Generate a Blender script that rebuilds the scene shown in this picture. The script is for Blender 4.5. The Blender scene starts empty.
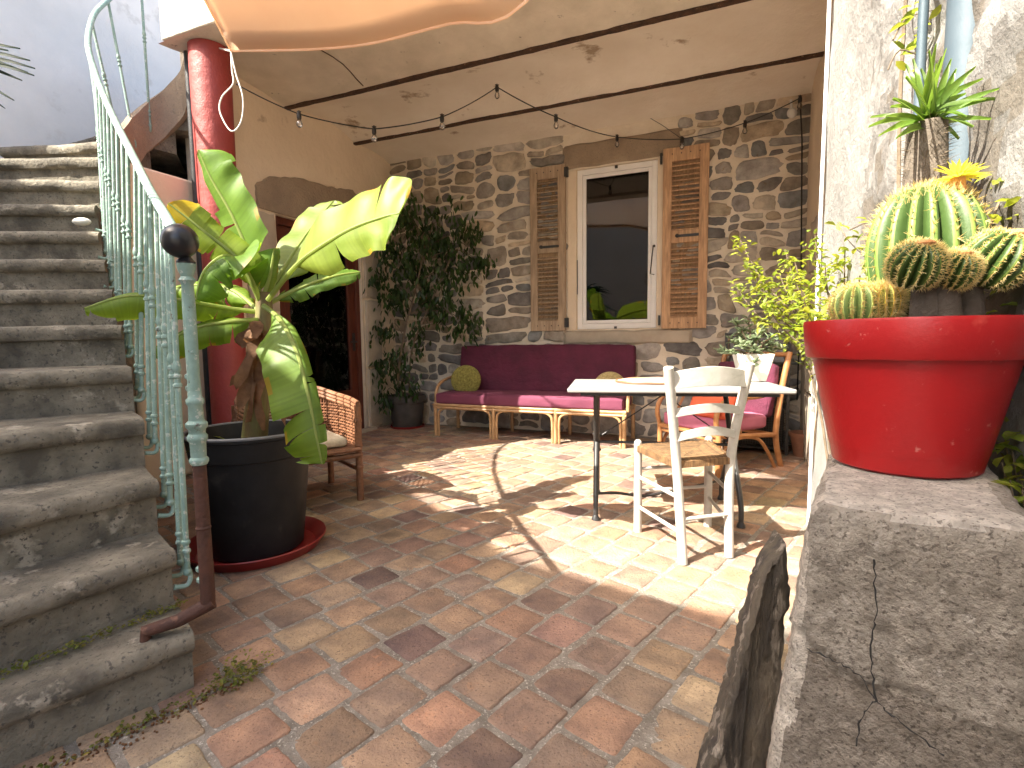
import bpy, math, random
from mathutils import Vector, Matrix, noise
random.seed(7)
R_ = math.radians
SC = bpy.context.scene
COL = SC.collection

# ------------------------------------------------------------------ camera
HC = 1.02; FPX = 517.0; PITCH = R_(4.865); ROLL = .012
cF = Vector((0, math.cos(PITCH), -math.sin(PITCH)))
cr0 = Vector((1, 0, 0)); cu0 = Vector((0, math.sin(PITCH), math.cos(PITCH)))
cR = (cr0*math.cos(ROLL) - cu0*math.sin(ROLL)).normalized()
cU = (cr0*math.sin(ROLL) + cu0*math.cos(ROLL)).normalized()
CP = Vector((0, 0, HC))
cam = bpy.data.cameras.new('camera'); camo = bpy.data.objects.new('camera', cam); COL.objects.link(camo)
camo.matrix_world = Matrix(((cR.x, cU.x, -cF.x, 0), (cR.y, cU.y, -cF.y, 0), (cR.z, cU.z, -cF.z, HC), (0, 0, 0, 1)))
cam.sensor_width = 36; cam.lens = 36*FPX/1024; cam.clip_end = 500; cam.clip_start = .02
SC.camera = camo

# ------------------------------------------------------------------ light
SUNDIR = Vector((.87, .49, -1.0)).normalized()
w = bpy.data.worlds.new("World"); SC.world = w; w.use_nodes = True
wn = w.node_tree.nodes; wl = w.node_tree.links
bg = wn['Background']
sky = wn.new('ShaderNodeTexSky'); sky.sky_type = 'NISHITA'; sky.sun_disc = False
sky.sun_elevation = math.asin(-SUNDIR.z); sky.sun_rotation = math.atan2(-SUNDIR.x, -SUNDIR.y)
sky.air_density = 1.0; sky.dust_density = 5.0; sky.ozone_density = .6
wl.new(sky.outputs[0], bg.inputs[0]); bg.inputs[1].default_value = .105
sun = bpy.data.lights.new('sun', 'SUN'); suno = bpy.data.objects.new('sun', sun); COL.objects.link(suno)
sun.energy = 3.7; sun.angle = R_(.4); sun.color = (1, .93, .8)
suno.rotation_euler = (-SUNDIR).to_track_quat('Z', 'Y').to_euler(); suno.location = (-6, -4, 12)
SC.view_settings.view_transform = 'Standard'; SC.view_settings.look = 'None'
SC.view_settings.gamma = 1; SC.view_settings.use_curve_mapping = False
SC.view_settings.exposure = 2.52
SC.cycles.max_bounces = 12; SC.cycles.diffuse_bounces = 9; SC.cycles.transparent_max_bounces = 16

# ------------------------------------------------------------------ points
def ray(x, y): return cF + cR*((x-512)/FPX) + cU*((384-y)/FPX)
def G(x, y, z=0.0):
    d = ray(x, y); return CP + d*((z-HC)/d.z)
def D(x, y, Y):
    d = ray(x, y); return CP + d*(Y/d.y)
A_ = R_(22.5)
EV = Vector((math.cos(A_), -math.sin(A_), 0)); NV = Vector((math.sin(A_), math.cos(A_), 0)); ZV = Vector((0, 0, 1))
def W(e, n, z=0.0): return EV*e + NV*n + ZV*z
def NP(x, y, n):
    d = ray(x, y); return CP + d*(n/d.dot(NV))
def V(*a): return Vector(a)
def lerp(a, b, t): return a + (b-a)*t
rnd = random.random
def ru(a, b): return a + (b-a)*random.random()

# ------------------------------------------------------------------ mesh builder
class MB:
    def __init__(s): s.v = []; s.f = []; s.c = []; s.cur = (1, 1, 1)
    def add(s, vs, fs):
        o = len(s.v); s.v += [tuple(v) for v in vs]
        for f in fs: s.f.append(tuple(i+o for i in f)); s.c.append(s.cur)
    def box(s, c, hx, hy, hz, ax=V(1,0,0), ay=V(0,1,0), az=V(0,0,1)):
        vs = [c+ax*(hx*i)+ay*(hy*j)+az*(hz*k) for i in (-1,1) for j in (-1,1) for k in (-1,1)]
        s.add(vs, [(0,1,3,2),(4,6,7,5),(0,4,5,1),(2,3,7,6),(0,2,6,4),(1,5,7,3)])
    def ebox(s, e0, e1, n0, n1, z0, z1):
        s.box(W((e0+e1)/2, (n0+n1)/2, (z0+z1)/2), abs(e1-e0)/2, abs(n1-n0)/2, abs(z1-z0)/2, EV, NV, ZV)
    def bar(s, a, b, wx, wy, hint=V(0,0,1)):
        t = (b-a); L = t.length; t.normalize(); x = t.cross(hint)
        if x.length < 1e-3: x = t.cross(V(1,0,0))
        x.normalize(); y = x.cross(t); s.box((a+b)/2, wx/2, wy/2, L/2, x, y, t)
    def tube(s, pts, r, seg=8, cap=True, flat=1.0):
        pts = [Vector(p) for p in pts]; n = len(pts)
        rs = r if isinstance(r, (list, tuple)) else [r]*n
        T = []
        for i in range(n):
            t = pts[min(i+1, n-1)] - pts[max(i-1, 0)]; T.append(t.normalized() if t.length > 1e-9 else V(0,0,1))
        x = T[0].cross(V(0,0,1));
        if x.length < .05: x = T[0].cross(V(1,0,0))
        x.normalize(); vs = []
        for i in range(n):
            x = (x - T[i]*x.dot(T[i]));
            if x.length < 1e-6: x = T[i].orthogonal()
            x.normalize(); y = T[i].cross(x)
            for k in range(seg):
                a = 2*math.pi*k/seg; vs.append(pts[i] + x*(math.cos(a)*rs[i]) + y*(math.sin(a)*rs[i]*flat))
        fs = []
        for i in range(n-1):
            for k in range(seg):
                k2 = (k+1) % seg; fs.append((i*seg+k, i*seg+k2, (i+1)*seg+k2, (i+1)*seg+k))
        if cap: fs.append(tuple(range(seg-1, -1, -1))); fs.append(tuple((n-1)*seg+k for k in range(seg)))
        s.add(vs, fs)
    def lathe(s, c, prof, seg=48, ax=V(0,0,1), mod=None, cap=True, closed=False):
        ax = ax.normalized(); x = ax.cross(V(0,1,0))
        if x.length < .1: x = ax.cross(V(1,0,0))
        x.normalize(); y = ax.cross(x); vs = []
        for (r, z) in prof:
            for k in range(seg):
                a = 2*math.pi*k/seg; q = r*(mod(a, z) if mod else 1)
                vs.append(c + x*(math.cos(a)*q) + y*(math.sin(a)*q) + ax*z)
        fs = []; n = len(prof)
        for i in range(n-1):
            for k in range(seg):
                k2 = (k+1) % seg; fs.append((i*seg+k, i*seg+k2, (i+1)*seg+k2, (i+1)*seg+k))
        if cap:
            if prof[0][0] > 1e-4: fs.append(tuple(range(seg-1, -1, -1)))
            if prof[-1][0] > 1e-4: fs.append(tuple((n-1)*seg+k for k in range(seg)))
        s.add(vs, fs)
    def sphere(s, c, r, seg=16, rings=10, sc=(1,1,1)):
        vs = []; fs = []
        for i in range(rings+1):
            p = math.pi*i/rings
            for k in range(seg):
                a = 2*math.pi*k/seg
                vs.append(c + V(r*sc[0]*math.sin(p)*math.cos(a), r*sc[1]*math.sin(p)*math.sin(a), r*sc[2]*math.cos(p)))
        for i in range(rings):
            for k in range(seg):
                k2 = (k+1) % seg; fs.append((i*seg+k, (i+1)*seg+k, (i+1)*seg+k2, i*seg+k2))
        s.add(vs, fs)
    def grid(s, fn, nu, nv):
        vs = [fn(i/nu, j/nv) for i in range(nu+1) for j in range(nv+1)]
        fs = [(i*(nv+1)+j, (i+1)*(nv+1)+j, (i+1)*(nv+1)+j+1, i*(nv+1)+j+1) for i in range(nu) for j in range(nv)]
        s.add(vs, fs)
    def prism(s, poly, d):
        """closed polygon (world points) extruded by vector d"""
        n = len(poly); vs = list(poly) + [p+d for p in poly]
        fs = [tuple(range(n)), tuple(range(2*n-1, n-1, -1))] + [(i, n+i, n+(i+1) % n, (i+1) % n) for i in range(n)]
        s.add(vs, fs)
    def leaf(s, b, d, up, L, w, droop=.2, fold=.25, pt=.55):
        d = d.normalized(); side = d.cross(up)
        if side.length < 1e-3: side = d.orthogonal()
        side.normalize(); nn = side.cross(d)
        m1 = b + d*(L*.33) ; m2 = b + d*(L*.7) - nn*(L*droop*.4); t = b + d*L - nn*(L*droop)
        f = nn*(w*fold)
        vs = [b, m1+side*(w*.46)+f, m1, m1-side*(w*.46)+f, m2+side*(w*.42)+f*.9, m2, m2-side*(w*.42)+f*.9, t]
        s.add(vs, [(0,2,1),(0,3,2),(1,2,5,4),(2,3,6,5),(4,5,7),(5,6,7)])
    def build(s, name, mat, parent=None, smooth=True, bevel=0, solid=0, sub=0, ang=40, bseg=2):
        me = bpy.data.meshes.new(name)
        off = Vector((0,0,0)); q = parent
        while q is not None: off += q.location; q = q.parent
        me.from_pydata([tuple(Vector(v)-off) for v in s.v], [], s.f); me.update()
        at = me.color_attributes.new('tint', 'FLOAT_COLOR', 'CORNER')
        buf = []
        for p, c in zip(me.polygons, s.c): buf += [c[0], c[1], c[2], 1.0]*p.loop_total
        at.data.foreach_set('color', buf)
        if smooth:
            me.shade_smooth(); me.set_sharp_from_angle(angle=R_(ang))
        me.materials.append(mat)
        o = bpy.data.objects.new(name, me); COL.objects.link(o)
        if parent is not None: o.parent = parent
        if solid:
            m = o.modifiers.new('solid', 'SOLIDIFY'); m.thickness = solid; m.offset = 0
        if bevel:
            m = o.modifiers.new('bevel', 'BEVEL'); m.width = bevel; m.segments = bseg; m.limit_method = 'ANGLE'; m.harden_normals = False
        if sub:
            m = o.modifiers.new('sub', 'SUBSURF'); m.levels = sub; m.render_levels = sub
        return o

def tag(o, label=None, cat=None, group=None, kind=None):
    if label: o['label'] = label
    if cat: o['category'] = cat
    if group: o['group'] = group
    if kind: o['kind'] = kind
    return o
def thing(name, label, cat, loc=(0,0,0), group=None):
    o = bpy.data.objects.new(name, None); COL.objects.link(o); o.location = loc; o.empty_display_size = .1
    return tag(o, label, cat, group)

def spline(P, n=8):
    P = [Vector(p) for p in P]; out = []
    for i in range(len(P)-1):
        p0 = P[max(i-1,0)]; p1 = P[i]; p2 = P[i+1]; p3 = P[min(i+2, len(P)-1)]
        for k in range(n):
            t = k/n
            out.append(.5*((2*p1)+(p2-p0)*t+(2*p0-5*p1+4*p2-p3)*t*t+(3*p1-p0-3*p2+p3)*t**3))
    out.append(P[-1]); return out

# ------------------------------------------------------------------ materials
def mat(name, c1, c2=None, scale=6, rough=.7, bump=.0, bscale=40, tint=False, metal=0, spots=None, spscale=3, sppos=.55, skpos=.58,
        transl=None, sss=0, spec=.5, coat=0, stretch=None, detail=6, lo=.35, hi=.65, bdist=.01, wave=None, speck=None, speckscale=120):
    m = bpy.data.materials.new(name); m.use_nodes = True
    nt = m.node_tree; N = nt.nodes; Lk = nt.links; b = N['Principled BSDF']
    tc = N.new('ShaderNodeTexCoord'); co = tc.outputs['Object']
    if stretch:
        mp = N.new('ShaderNodeMapping'); mp.inputs['Scale'].default_value = stretch; Lk.new(co, mp.inputs[0]); co = mp.outputs[0]
    def mix(fac, a, bb, mode='MIX'):
        x = N.new('ShaderNodeMix'); x.data_type = 'RGBA'; x.blend_type = mode
        if isinstance(fac, (int, float)): x.inputs[0].default_value = fac
        else: Lk.new(fac, x.inputs[0])
        for s_, i in ((a, 6), (bb, 7)):
            if isinstance(s_, tuple): x.inputs[i].default_value = (*s_, 1)
            else: Lk.new(s_, x.inputs[i])
        return x.outputs[2]
    def ns(sc, det=6, rg=.6):
        n = N.new('ShaderNodeTexNoise'); n.inputs['Scale'].default_value = sc; n.inputs['Detail'].default_value = det
        n.inputs['Roughness'].default_value = rg; Lk.new(co, n.inputs['Vector']); return n.outputs[0]
    def ramp(src, lo_, hi_):
        r = N.new('ShaderNodeMapRange'); r.inputs[1].default_value = lo_; r.inputs[2].default_value = hi_; Lk.new(src, r.inputs[0]); return r.outputs[0]
    c = c1
    if c2 is not None: c = mix(ramp(ns(scale, detail), lo, hi), c1, c2)
    if spots is not None: c = mix(ramp(ns(spscale, 5, .65), sppos, sppos+.08), c, spots)
    if speck is not None: c = mix(ramp(ns(speckscale, 3, .6), skpos, skpos+.08), c, speck)
    if tint:
        a = N.new('ShaderNodeAttribute'); a.attribute_name = 'tint'
        c = mix(1.0, c, a.outputs['Color'], 'MULTIPLY')
    if isinstance(c, tuple): b.inputs['Base Color'].default_value = (*c, 1)
    else: Lk.new(c, b.inputs['Base Color'])
    b.inputs['Roughness'].default_value = rough; b.inputs['Metallic'].default_value = metal
    b.inputs['Specular IOR Level'].default_value = spec
    if coat: b.inputs['Coat Weight'].default_value = coat; b.inputs['Coat Roughness'].default_value = .1
    if bump:
        src = ns(bscale, 8, .65)
        bp = N.new('ShaderNodeBump'); bp.inputs['Strength'].default_value = bump; bp.inputs['Distance'].default_value = bdist
        if wave:
            wv = N.new('ShaderNodeTexWave'); wv.inputs['Scale'].default_value = wave; wv.inputs['Distortion'].default_value = 1.5
            Lk.new(co, wv.inputs[0]); ma = N.new('ShaderNodeMath'); Lk.new(src, ma.inputs[0]); Lk.new(wv.outputs[1], ma.inputs[1]); src = ma.outputs[0]
        Lk.new(src, bp.inputs['Height']); Lk.new(bp.outputs[0], b.inputs['Normal'])
    if transl:
        t = N.new('ShaderNodeBsdfTranslucent')
        tcol = mix(1.0, c, transl, 'MULTIPLY') if not isinstance(c, tuple) else tuple(c[i]*transl[i] for i in range(3))
        if isinstance(tcol, tuple): t.inputs[0].default_value = (*tcol, 1)
        else: Lk.new(tcol, t.inputs[0])
        ms = N.new('ShaderNodeMixShader'); ms.inputs[0].default_value = .5
        Lk.new(b.outputs[0], ms.inputs[1]); Lk.new(t.outputs[0], ms.inputs[2]); Lk.new(ms.outputs[0], N['Material Output'].inputs[0])
    return m

def glassmat(name, tint=(.9,.9,.9), refl=.3):
    m = bpy.data.materials.new(name); m.use_nodes = True; N = m.node_tree.nodes; Lk = m.node_tree.links
    N.remove(N['Principled BSDF'])
    t = N.new('ShaderNodeBsdfTransparent'); t.inputs[0].default_value = (*tint, 1)
    g = N.new('ShaderNodeBsdfGlossy'); g.inputs['Roughness'].default_value = .01; g.inputs[0].default_value = (.95,.97,1,1)
    ms = N.new('ShaderNodeMixShader'); lw = N.new('ShaderNodeLayerWeight'); lw.inputs[0].default_value = .5
    mr = N.new('ShaderNodeMapRange'); mr.inputs[3].default_value = refl; mr.inputs[4].default_value = .9; mr.inputs[1].default_value = 0.2
    Lk.new(lw.outputs['Fresnel'], mr.inputs[0]); Lk.new(mr.outputs[0], ms.inputs[0])
    Lk.new(t.outputs[0], ms.inputs[1]); Lk.new(g.outputs[0], ms.inputs[2]); Lk.new(ms.outputs[0], N['Material Output'].inputs[0])
    return m

M = {}
M['tile'] = mat('terracotta_tile', (1.22,1.14,1.0), (.60,.57,.57), 8, .75, 1.0, 80, tint=True, spots=(1.15,.98,.8), spscale=17, sppos=.60, bdist=.008, speck=(.5,.47,.45), speckscale=130, lo=.33, hi=.67)
M['grout'] = mat('mortar_joint', (.31,.275,.23), (.18,.155,.125), 14, .9, 1.0, 120, bdist=.01, speck=(.5,.46,.4))
M['mortar'] = mat('wall_mortar', (.8,.72,.6), (.68,.6,.48), 5, .92, .7, 45, bdist=.012)
M['rubble'] = mat('rubble_stone', (1.1,1.08,1.05), (.6,.58,.56), 9, .85, .8, 35, tint=True, bdist=.015, spots=(.72,.6,.46), spscale=14, sppos=.62)
M['plaster'] = mat('beige_plaster', (.78,.67,.52), (.7,.59,.45), 1.6, .92, .5, 14, bdist=.02, spots=(.42,.32,.22), spscale=2.2, sppos=.62)
M['ceil'] = mat('ceiling_plaster', (.86,.80,.70), (.78,.71,.6), 2.0, .93, .5, 10, bdist=.02, spots=(.4,.31,.22), spscale=2.6, sppos=.61)
M['ceilfront'] = mat('weathered_concrete', (.76,.69,.58), (.62,.56,.46), 3, .93, .6, 16, bdist=.02, spots=(.16,.13,.1), spscale=11, sppos=.66)
M['joist'] = mat('rusty_iron', (.09,.045,.025), (.04,.022,.014), 20, .85, .6, 60, spots=(.3,.2,.12), spscale=30, sppos=.62)
M['dressed'] = mat('dressed_stone', (.36,.28,.2), (.27,.21,.155), 5, .9, .8, 40, bdist=.012, speck=(.2,.16,.13))
M['jamb'] = mat('pale_jamb_stone', (.5,.44,.35), (.4,.34,.27), 5, .9, .6, 40, bdist=.01)
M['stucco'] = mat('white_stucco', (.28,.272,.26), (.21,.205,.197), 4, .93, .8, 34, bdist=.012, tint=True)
M['bluewall'] = mat('pale_render', (.88,.86,.82), (.74,.73,.70), 1.3, .95, .6, 30, bdist=.008, spots=(.7,.68,.64), spscale=3.5, sppos=.6)
M['step'] = mat('worn_step_stone', (.25,.22,.165), (.095,.083,.063), 8, .9, 1.0, 45, bdist=.014, spots=(.36,.32,.25), spscale=7, sppos=.6, speck=(.09,.08,.065), speckscale=70, tint=True)
M['parapet'] = mat('pitted_stone', (.60,.55,.475), (.36,.325,.275), 45, .93, 1.0, 130, bdist=.02, speck=(.24,.21,.175), speckscale=190, skpos=.56, spots=(.62,.58,.52), spscale=60, sppos=.6, tint=True)
M['slab'] = mat('slate_slab', (.17,.14,.10), (.07,.06,.05), 16, .75, 1.0, 50, bdist=.025, stretch=(1.5,1.5,.4), spots=(.36,.31,.25), spscale=22, sppos=.56)
M['red'] = mat('red_column_paint', (.34,.05,.042), (.27,.04,.035), 4, .55, .5, 10, bdist=.02, spots=(.5,.13,.11), spscale=16, sppos=.66)
M['verdigris'] = mat('pale_green_paint', (.24,.35,.30), (.17,.27,.225), 20, .5, .4, 60, spots=(.08,.06,.045), spscale=32, sppos=.63, speck=(.42,.47,.42), speckscale=55)
M['rust'] = mat('rust_pipe', (.085,.03,.016), (.05,.019,.011), 18, .7, .6, 60, spots=(.16,.07,.04), spscale=12, sppos=.62)
M['blackmetal'] = mat('black_iron', (.02,.02,.021), (.035,.034,.034), 20, .45, .2, 60)
M['blackball'] = mat('black_paint', (.012,.012,.014), rough=.3)
M['blackpot'] = mat('black_plastic', (.008,.008,.009), (.014,.014,.015), 8, .5, .08, 60, spec=.3, spots=(.03,.028,.026), spscale=5, sppos=.62)
M['soil'] = mat('soil', (.05,.035,.025), (.1,.075,.05), 30, .95, 1.0, 50, bdist=.02)
M['redsaucer'] = mat('red_plastic', (.26,.02,.018), (.2,.018,.016), 12, .35, .05, 80)
M['redpot'] = mat('red_glazed_plastic', (.40,.009,.011), (.32,.009,.011), 5, .36, .1, 90, spots=(.46,.05,.04), spscale=9, sppos=.66, speck=(.5,.14,.12), speckscale=60, skpos=.68)
M['greypot'] = mat('brown_grey_plastic', (.085,.075,.07), (.06,.055,.05), 10, .5, .1, 60)
M['terra'] = mat('terracotta_pot', (.3,.14,.08), (.22,.1,.06), 12, .8, .2, 60)
M['wood'] = mat('weathered_shutter_wood', (.56,.41,.27), (.33,.23,.15), 9, .75, .5, 30, stretch=(5,5,.5), bdist=.004, spots=(.4,.29,.19), spscale=6, sppos=.6, tint=True)
M['whiteframe'] = mat('white_window_paint', (.85,.85,.84), (.8,.8,.79), 6, .45, .05, 60)
M['glass'] = glassmat('window_glass', (.3,.3,.32), .05)
M['doorglass'] = glassmat('door_glass', (.3,.3,.3), .05)
M['bulbglass'] = glassmat('bulb_glass', (.93,.9,.85), .15)
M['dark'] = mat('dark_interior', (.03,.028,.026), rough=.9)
M['doorwood'] = mat('red_brown_door', (.12,.028,.014), (.075,.018,.01), 10, .45, .2, 40, stretch=(4,4,.6))
M['rattan'] = mat('rattan_cane', (.38,.18,.07), (.27,.115,.04), 16, .45, .15, 60)
M['rattanpale'] = mat('pale_rattan_cane', (.48,.3,.15), (.36,.21,.1), 16, .45, .15, 60)
M['wicker'] = mat('woven_wicker', (.24,.105,.05), (.14,.06,.03), 40, .55, .4, 90, tint=True)
M['purple'] = mat('aubergine_fabric', (.11,.016,.042), (.075,.012,.03), 5, .9, .6, 22, bdist=.02)
M['plum'] = mat('plum_seat_fabric', (.16,.035,.07), (.125,.027,.055), 4, .9, .25, 300, bdist=.002)
M['pink'] = mat('pink_seat_fabric', (.38,.12,.19), (.32,.09,.15), 4, .9, .25, 300, bdist=.002)
M['coral'] = mat('coral_fabric', (.66,.13,.06), (.56,.1,.045), 5, .9, .3, 200, bdist=.003)
M['olive'] = mat('olive_crochet', (.3,.27,.07), (.14,.13,.03), 50, .95, .9, 120, bdist=.006)
M['cream'] = mat('cream_crochet', (.52,.42,.2), (.33,.26,.11), 50, .95, .9, 120, bdist=.006)
M['marble'] = mat('white_marble', (.31,.30,.295), (.25,.245,.24), 3, .35, .03, 60, spots=(.24,.24,.24), spscale=4, sppos=.62)
M['matstraw'] = mat('pale_straw', (.62,.55,.44), (.5,.43,.33), 40, .8, .4, 90)
M['matrim'] = mat('brown_rim', (.28,.12,.06), rough=.6)
M['chairwhite'] = mat('chalky_white_paint', (.47,.445,.405), (.38,.36,.32), 14, .6, .2, 50, spots=(.5,.42,.32), spscale=22, sppos=.68)
M['rush'] = mat('rush_weave', (.19,.115,.055), (.11,.065,.033), 30, .8, .8, 90, bdist=.005, tint=True)
M['whitepot'] = mat('white_ceramic', (.74,.73,.68), (.66,.65,.6), 5, .4, .05, 60)
M['banana'] = mat('banana_leaf', (.15,.25,.03), (.20,.30,.045), 5, .5, .12, 60, transl=(1.55,1.4,.9), tint=True, stretch=None)
M['bananarib'] = mat('banana_midrib', (.36,.42,.12), (.28,.35,.09), 10, .45, .1, 50, transl=(1.2,1.2,1))
M['bananatrunk'] = mat('banana_stem', (.16,.16,.045), (.12,.07,.03), 12, .6, .4, 30, stretch=(3,3,.6))
M['dead'] = mat('dry_brown_leaf', (.3,.17,.09), (.16,.08,.045), 14, .9, .6, 40, transl=(1,.8,.6))
M['ficus'] = mat('ficus_leaf', (.035,.07,.02), (.05,.10,.03), 10, .35, .1, 50, transl=(1.2,1.3,.8), tint=True)
M['bark'] = mat('grey_bark', (.2,.15,.1), (.12,.09,.06), 20, .85, .6, 50)
M['lime'] = mat('lime_leaf', (.17,.24,.04), (.26,.32,.07), 12, .45, .1, 50, transl=(1.8,1.7,1), tint=True)
M['succ'] = mat('succulent_leaf', (.2,.27,.15), (.28,.33,.2), 12, .5, .1, 50, transl=(1.1,1.1,.9), tint=True)
M['strap'] = mat('strap_leaf', (.11,.2,.035), (.17,.28,.05), 12, .35, .05, 50, transl=(1.6,1.5,1), tint=True)
M['darkstrap'] = mat('dark_palm_leaf', (.008,.02,.008), (.012,.028,.012), 12, .7, transl=(1,1,1))
M['cactus'] = mat('cactus_skin', (.045,.095,.02), (.07,.125,.03), 14, .5, .15, 60, tint=True)
M['cactuspale'] = mat('pale_cactus_skin', (.22,.34,.1), (.3,.4,.14), 14, .6, .15, 60, tint=True)
M['spine'] = mat('golden_spines', (.78,.62,.25), (.85,.75,.42), 20, .6, transl=(1,1,1))
M['tanwool'] = mat('tan_wool', (.7,.34,.12), (.55,.25,.1), 60, .95, .8, 120)
M['yellow'] = mat('yellow_petal', (.8,.74,.16), (.78,.66,.08), 20, .6, transl=(1,1,.6))
M['thorntrunk'] = mat('thorny_trunk', (.17,.14,.11), (.1,.08,.06), 30, .9, .8, 60)
M['zinc'] = mat('zinc_downpipe', (.075,.105,.13), (.05,.08,.10), 5, .6, .1, 30, metal=.1, spots=(.2,.22,.24), spscale=8, sppos=.66)
M['sail'] = mat('orange_canvas', (.9,.74,.58), (.88,.71,.55), 3, .9, .2, 300, bdist=.002, transl=(1,.93,.85))
M['cord'] = mat('white_cord', (.75,.72,.66), rough=.8)
M['cable'] = mat('black_cable', (.012,.012,.012), rough=.5)
M['weed'] = mat('weed_leaf', (.10,.15,.035), (.24,.23,.07), 40, .6, transl=(1.3,1.3,1), tint=True)
M['pebble'] = mat('white_pebble', (.72,.7,.64), (.6,.57,.5), 20, .7)
M['plastic'] = mat('white_plastic', (.7,.7,.68), rough=.4)
M['greybox'] = mat('grey_metal_panel', (.16,.16,.165), (.12,.12,.125), 6, .55, .1, 60)

# ------------------------------------------------------------------ floor
DA = V(math.cos(R_(-41.5)), math.sin(R_(-41.5)), 0); DB = V(math.cos(R_(49)), math.sin(R_(49)), 0)
PAL = [(.40,.24,.15),(.38,.235,.155),(.36,.24,.16),(.41,.27,.17),(.37,.22,.14),(.42,.22,.14),(.38,.2,.13),(.33,.2,.15),(.28,.185,.145),(.40,.28,.16),(.44,.33,.2),(.33,.21,.14),(.38,.23,.15),(.26,.17,.13),(.44,.24,.15),(.36,.27,.18),(.2,.12,.105),(.30,.19,.14)]
def build_floor():
    mb = MB()
    o = V(-.485, 1.914, 0); pa, pb = .172, .184
    def in_area(p):
        e = p.dot(EV); n = p.dot(NV)
        if e < -5 or e > .9 or n < -1.6 or n > 5.45: return False
        return True
    for i in range(-40, 45):            # columns along A
        sh = ru(-.03, .03) + (0.08 if i % 5 == 0 else 0)
        for j in range(-40, 45):
            c = o + DA*((i+.5)*pa) + DB*((j+.5)*pb+sh)
            if not in_area(c): continue
            g = ru(.005, .011)
            rot = ru(-.03, .03); cs, sn = math.cos(rot), math.sin(rot)
            hw = pa/2-g; hh = pb/2-g
            col = random.choice(PAL); k = ru(.85, 1.15)
            gr_ = sum(col)/3; base = tuple(max(.02, (x*.68+gr_*.32*q)*k*.98*ru(.96, 1.04)) for x, q in zip(col, (1.12,.98,.86)))
            tilt = (ru(-.0025, .0025), ru(-.0025, .0025)); h0 = ru(-.0015, .002)
            ring = []
            for (sx, sy) in ((-1,-1),(1,-1),(1,1),(-1,1)):
                cx = sx*(hw+ru(-.004,.003)); cy = sy*(hh+ru(-.004,.003))
                r = ru(.005, .014)
                # two points per corner for rounding + midpoint later
                if sx*sy > 0: pts = [(cx-sx*r, cy) , (cx-sx*r*.3, cy-sy*r*.3), (cx, cy-sy*r)]
                else: pts = [(cx, cy-sy*r), (cx-sx*r*.3, cy-sy*r*.3), (cx-sx*r, cy)]
                if (sx, sy) in ((-1,-1), (1,1)): pts = pts[::-1]
                else: pts = pts[::-1]
                ring.append(pts)
            P = []
            for q in range(4):
                a = ring[q]; b = ring[(q+1) % 4]; P += a
                
                for t_ in (.17,.34,.5,.66,.83): P.append((lerp(a[-1][0], b[0][0], t_) + ru(-.0028,.0022), lerp(a[-1][1], b[0][1], t_) + ru(-.0028,.0022)))
            n = len(P)
            # sort by angle (safe)
            P.sort(key=lambda p: math.atan2(p[1], p[0]))
            def w3(p, s, z):
                x, y = p[0]*s, p[1]*s; x, y = x*cs-y*sn, x*sn+y*cs
                q = c + DA*x + DB*y; return V(q.x, q.y, z + h0 + tilt[0]*x/hw + tilt[1]*y/hh)
            vs = [w3(p, 1.0, -.012) for p in P] + [w3(p, .985, -.003) for p in P] + [w3(p, .93, .0) for p in P] + [w3(p, .62, .0008+ru(-.0008,.0008)) for p in P] + [w3((0,0), 0, .0012+ru(-.001,.001))]
            fs = []
            for L in range(3):
                for q in range(n): fs.append((L*n+q, L*n+(q+1) % n, (L+1)*n+(q+1) % n, (L+1)*n+q))
            mb.cur = base; mb.add(vs, fs)
            # inner patch of its own colour on some tiles (flashed clay)
            k2 = ru(.72, 1.2) if rnd() < .35 else ru(.95, 1.05)
            mb.cur = tuple(min(.6, x*k2) for x in base)
            ob = len(mb.v) - len(vs)
            for q in range(n): mb.f.append((ob+3*n+q, ob+3*n+(q+1) % n, ob+4*n)); mb.c.append(mb.cur)
    o_ = mb.build('floor', M['tile'], ang=60); tag(o_, kind='structure')
    g = MB()
    def fg(u, v):
        e = -8 + u*16; n = -9+v*15.5; p = W(e, n)
        return V(p.x, p.y, -.0035 + .0035*noise.noise(V(p.x*9, p.y*9, 0)))
    g.grid(fg, 220, 220)
    tag(g.build('ground', M['grout']), kind='structure')
    far = MB(); far.box(V(0,0,-.2), 150, 150, .15); tag(far.build('terrain', M['soil']), kind='structure')
build_floor()

# ------------------------------------------------------------------ back wall of rubble stone
WN = 5.47
WIN = dict(e0=-1.50, e1=-.665, z0=1.125, z1=2.80)
sw = thing('stone_wall', 'rubble stone house wall with pale mortar behind the sofa, holding the white window', 'wall', tuple(W(-1.6, WN, 0)))
mb = MB()
mb.ebox(-4.1, WIN['e0'], WN, WN+.45, -.05, 3.6); mb.ebox(WIN['e1'], .95, WN, WN+.45, -.05, 3.6)
mb.ebox(WIN['e0'], WIN['e1'], WN, WN+.45, -.05, WIN['z0']); mb.ebox(WIN['e0'], WIN['e1'], WN, WN+.45, WIN['z1'], 3.6)
mb.build('mortar_bed', M['mortar'], sw, smooth=False)
STP = [(.42,.39,.34),(.36,.34,.32),(.45,.38,.29),(.33,.32,.31),(.34,.31,.27),(.38,.34,.28),(.3,.29,.28),(.20,.19,.18),(.24,.225,.21),(.17,.165,.165),(.28,.25,.215),(.22,.19,.155),(.30,.26,.2),(.19,.2,.205),(.25,.24,.235),(.15,.145,.145),(.33,.27,.2),(.21,.2,.18)]
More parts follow.
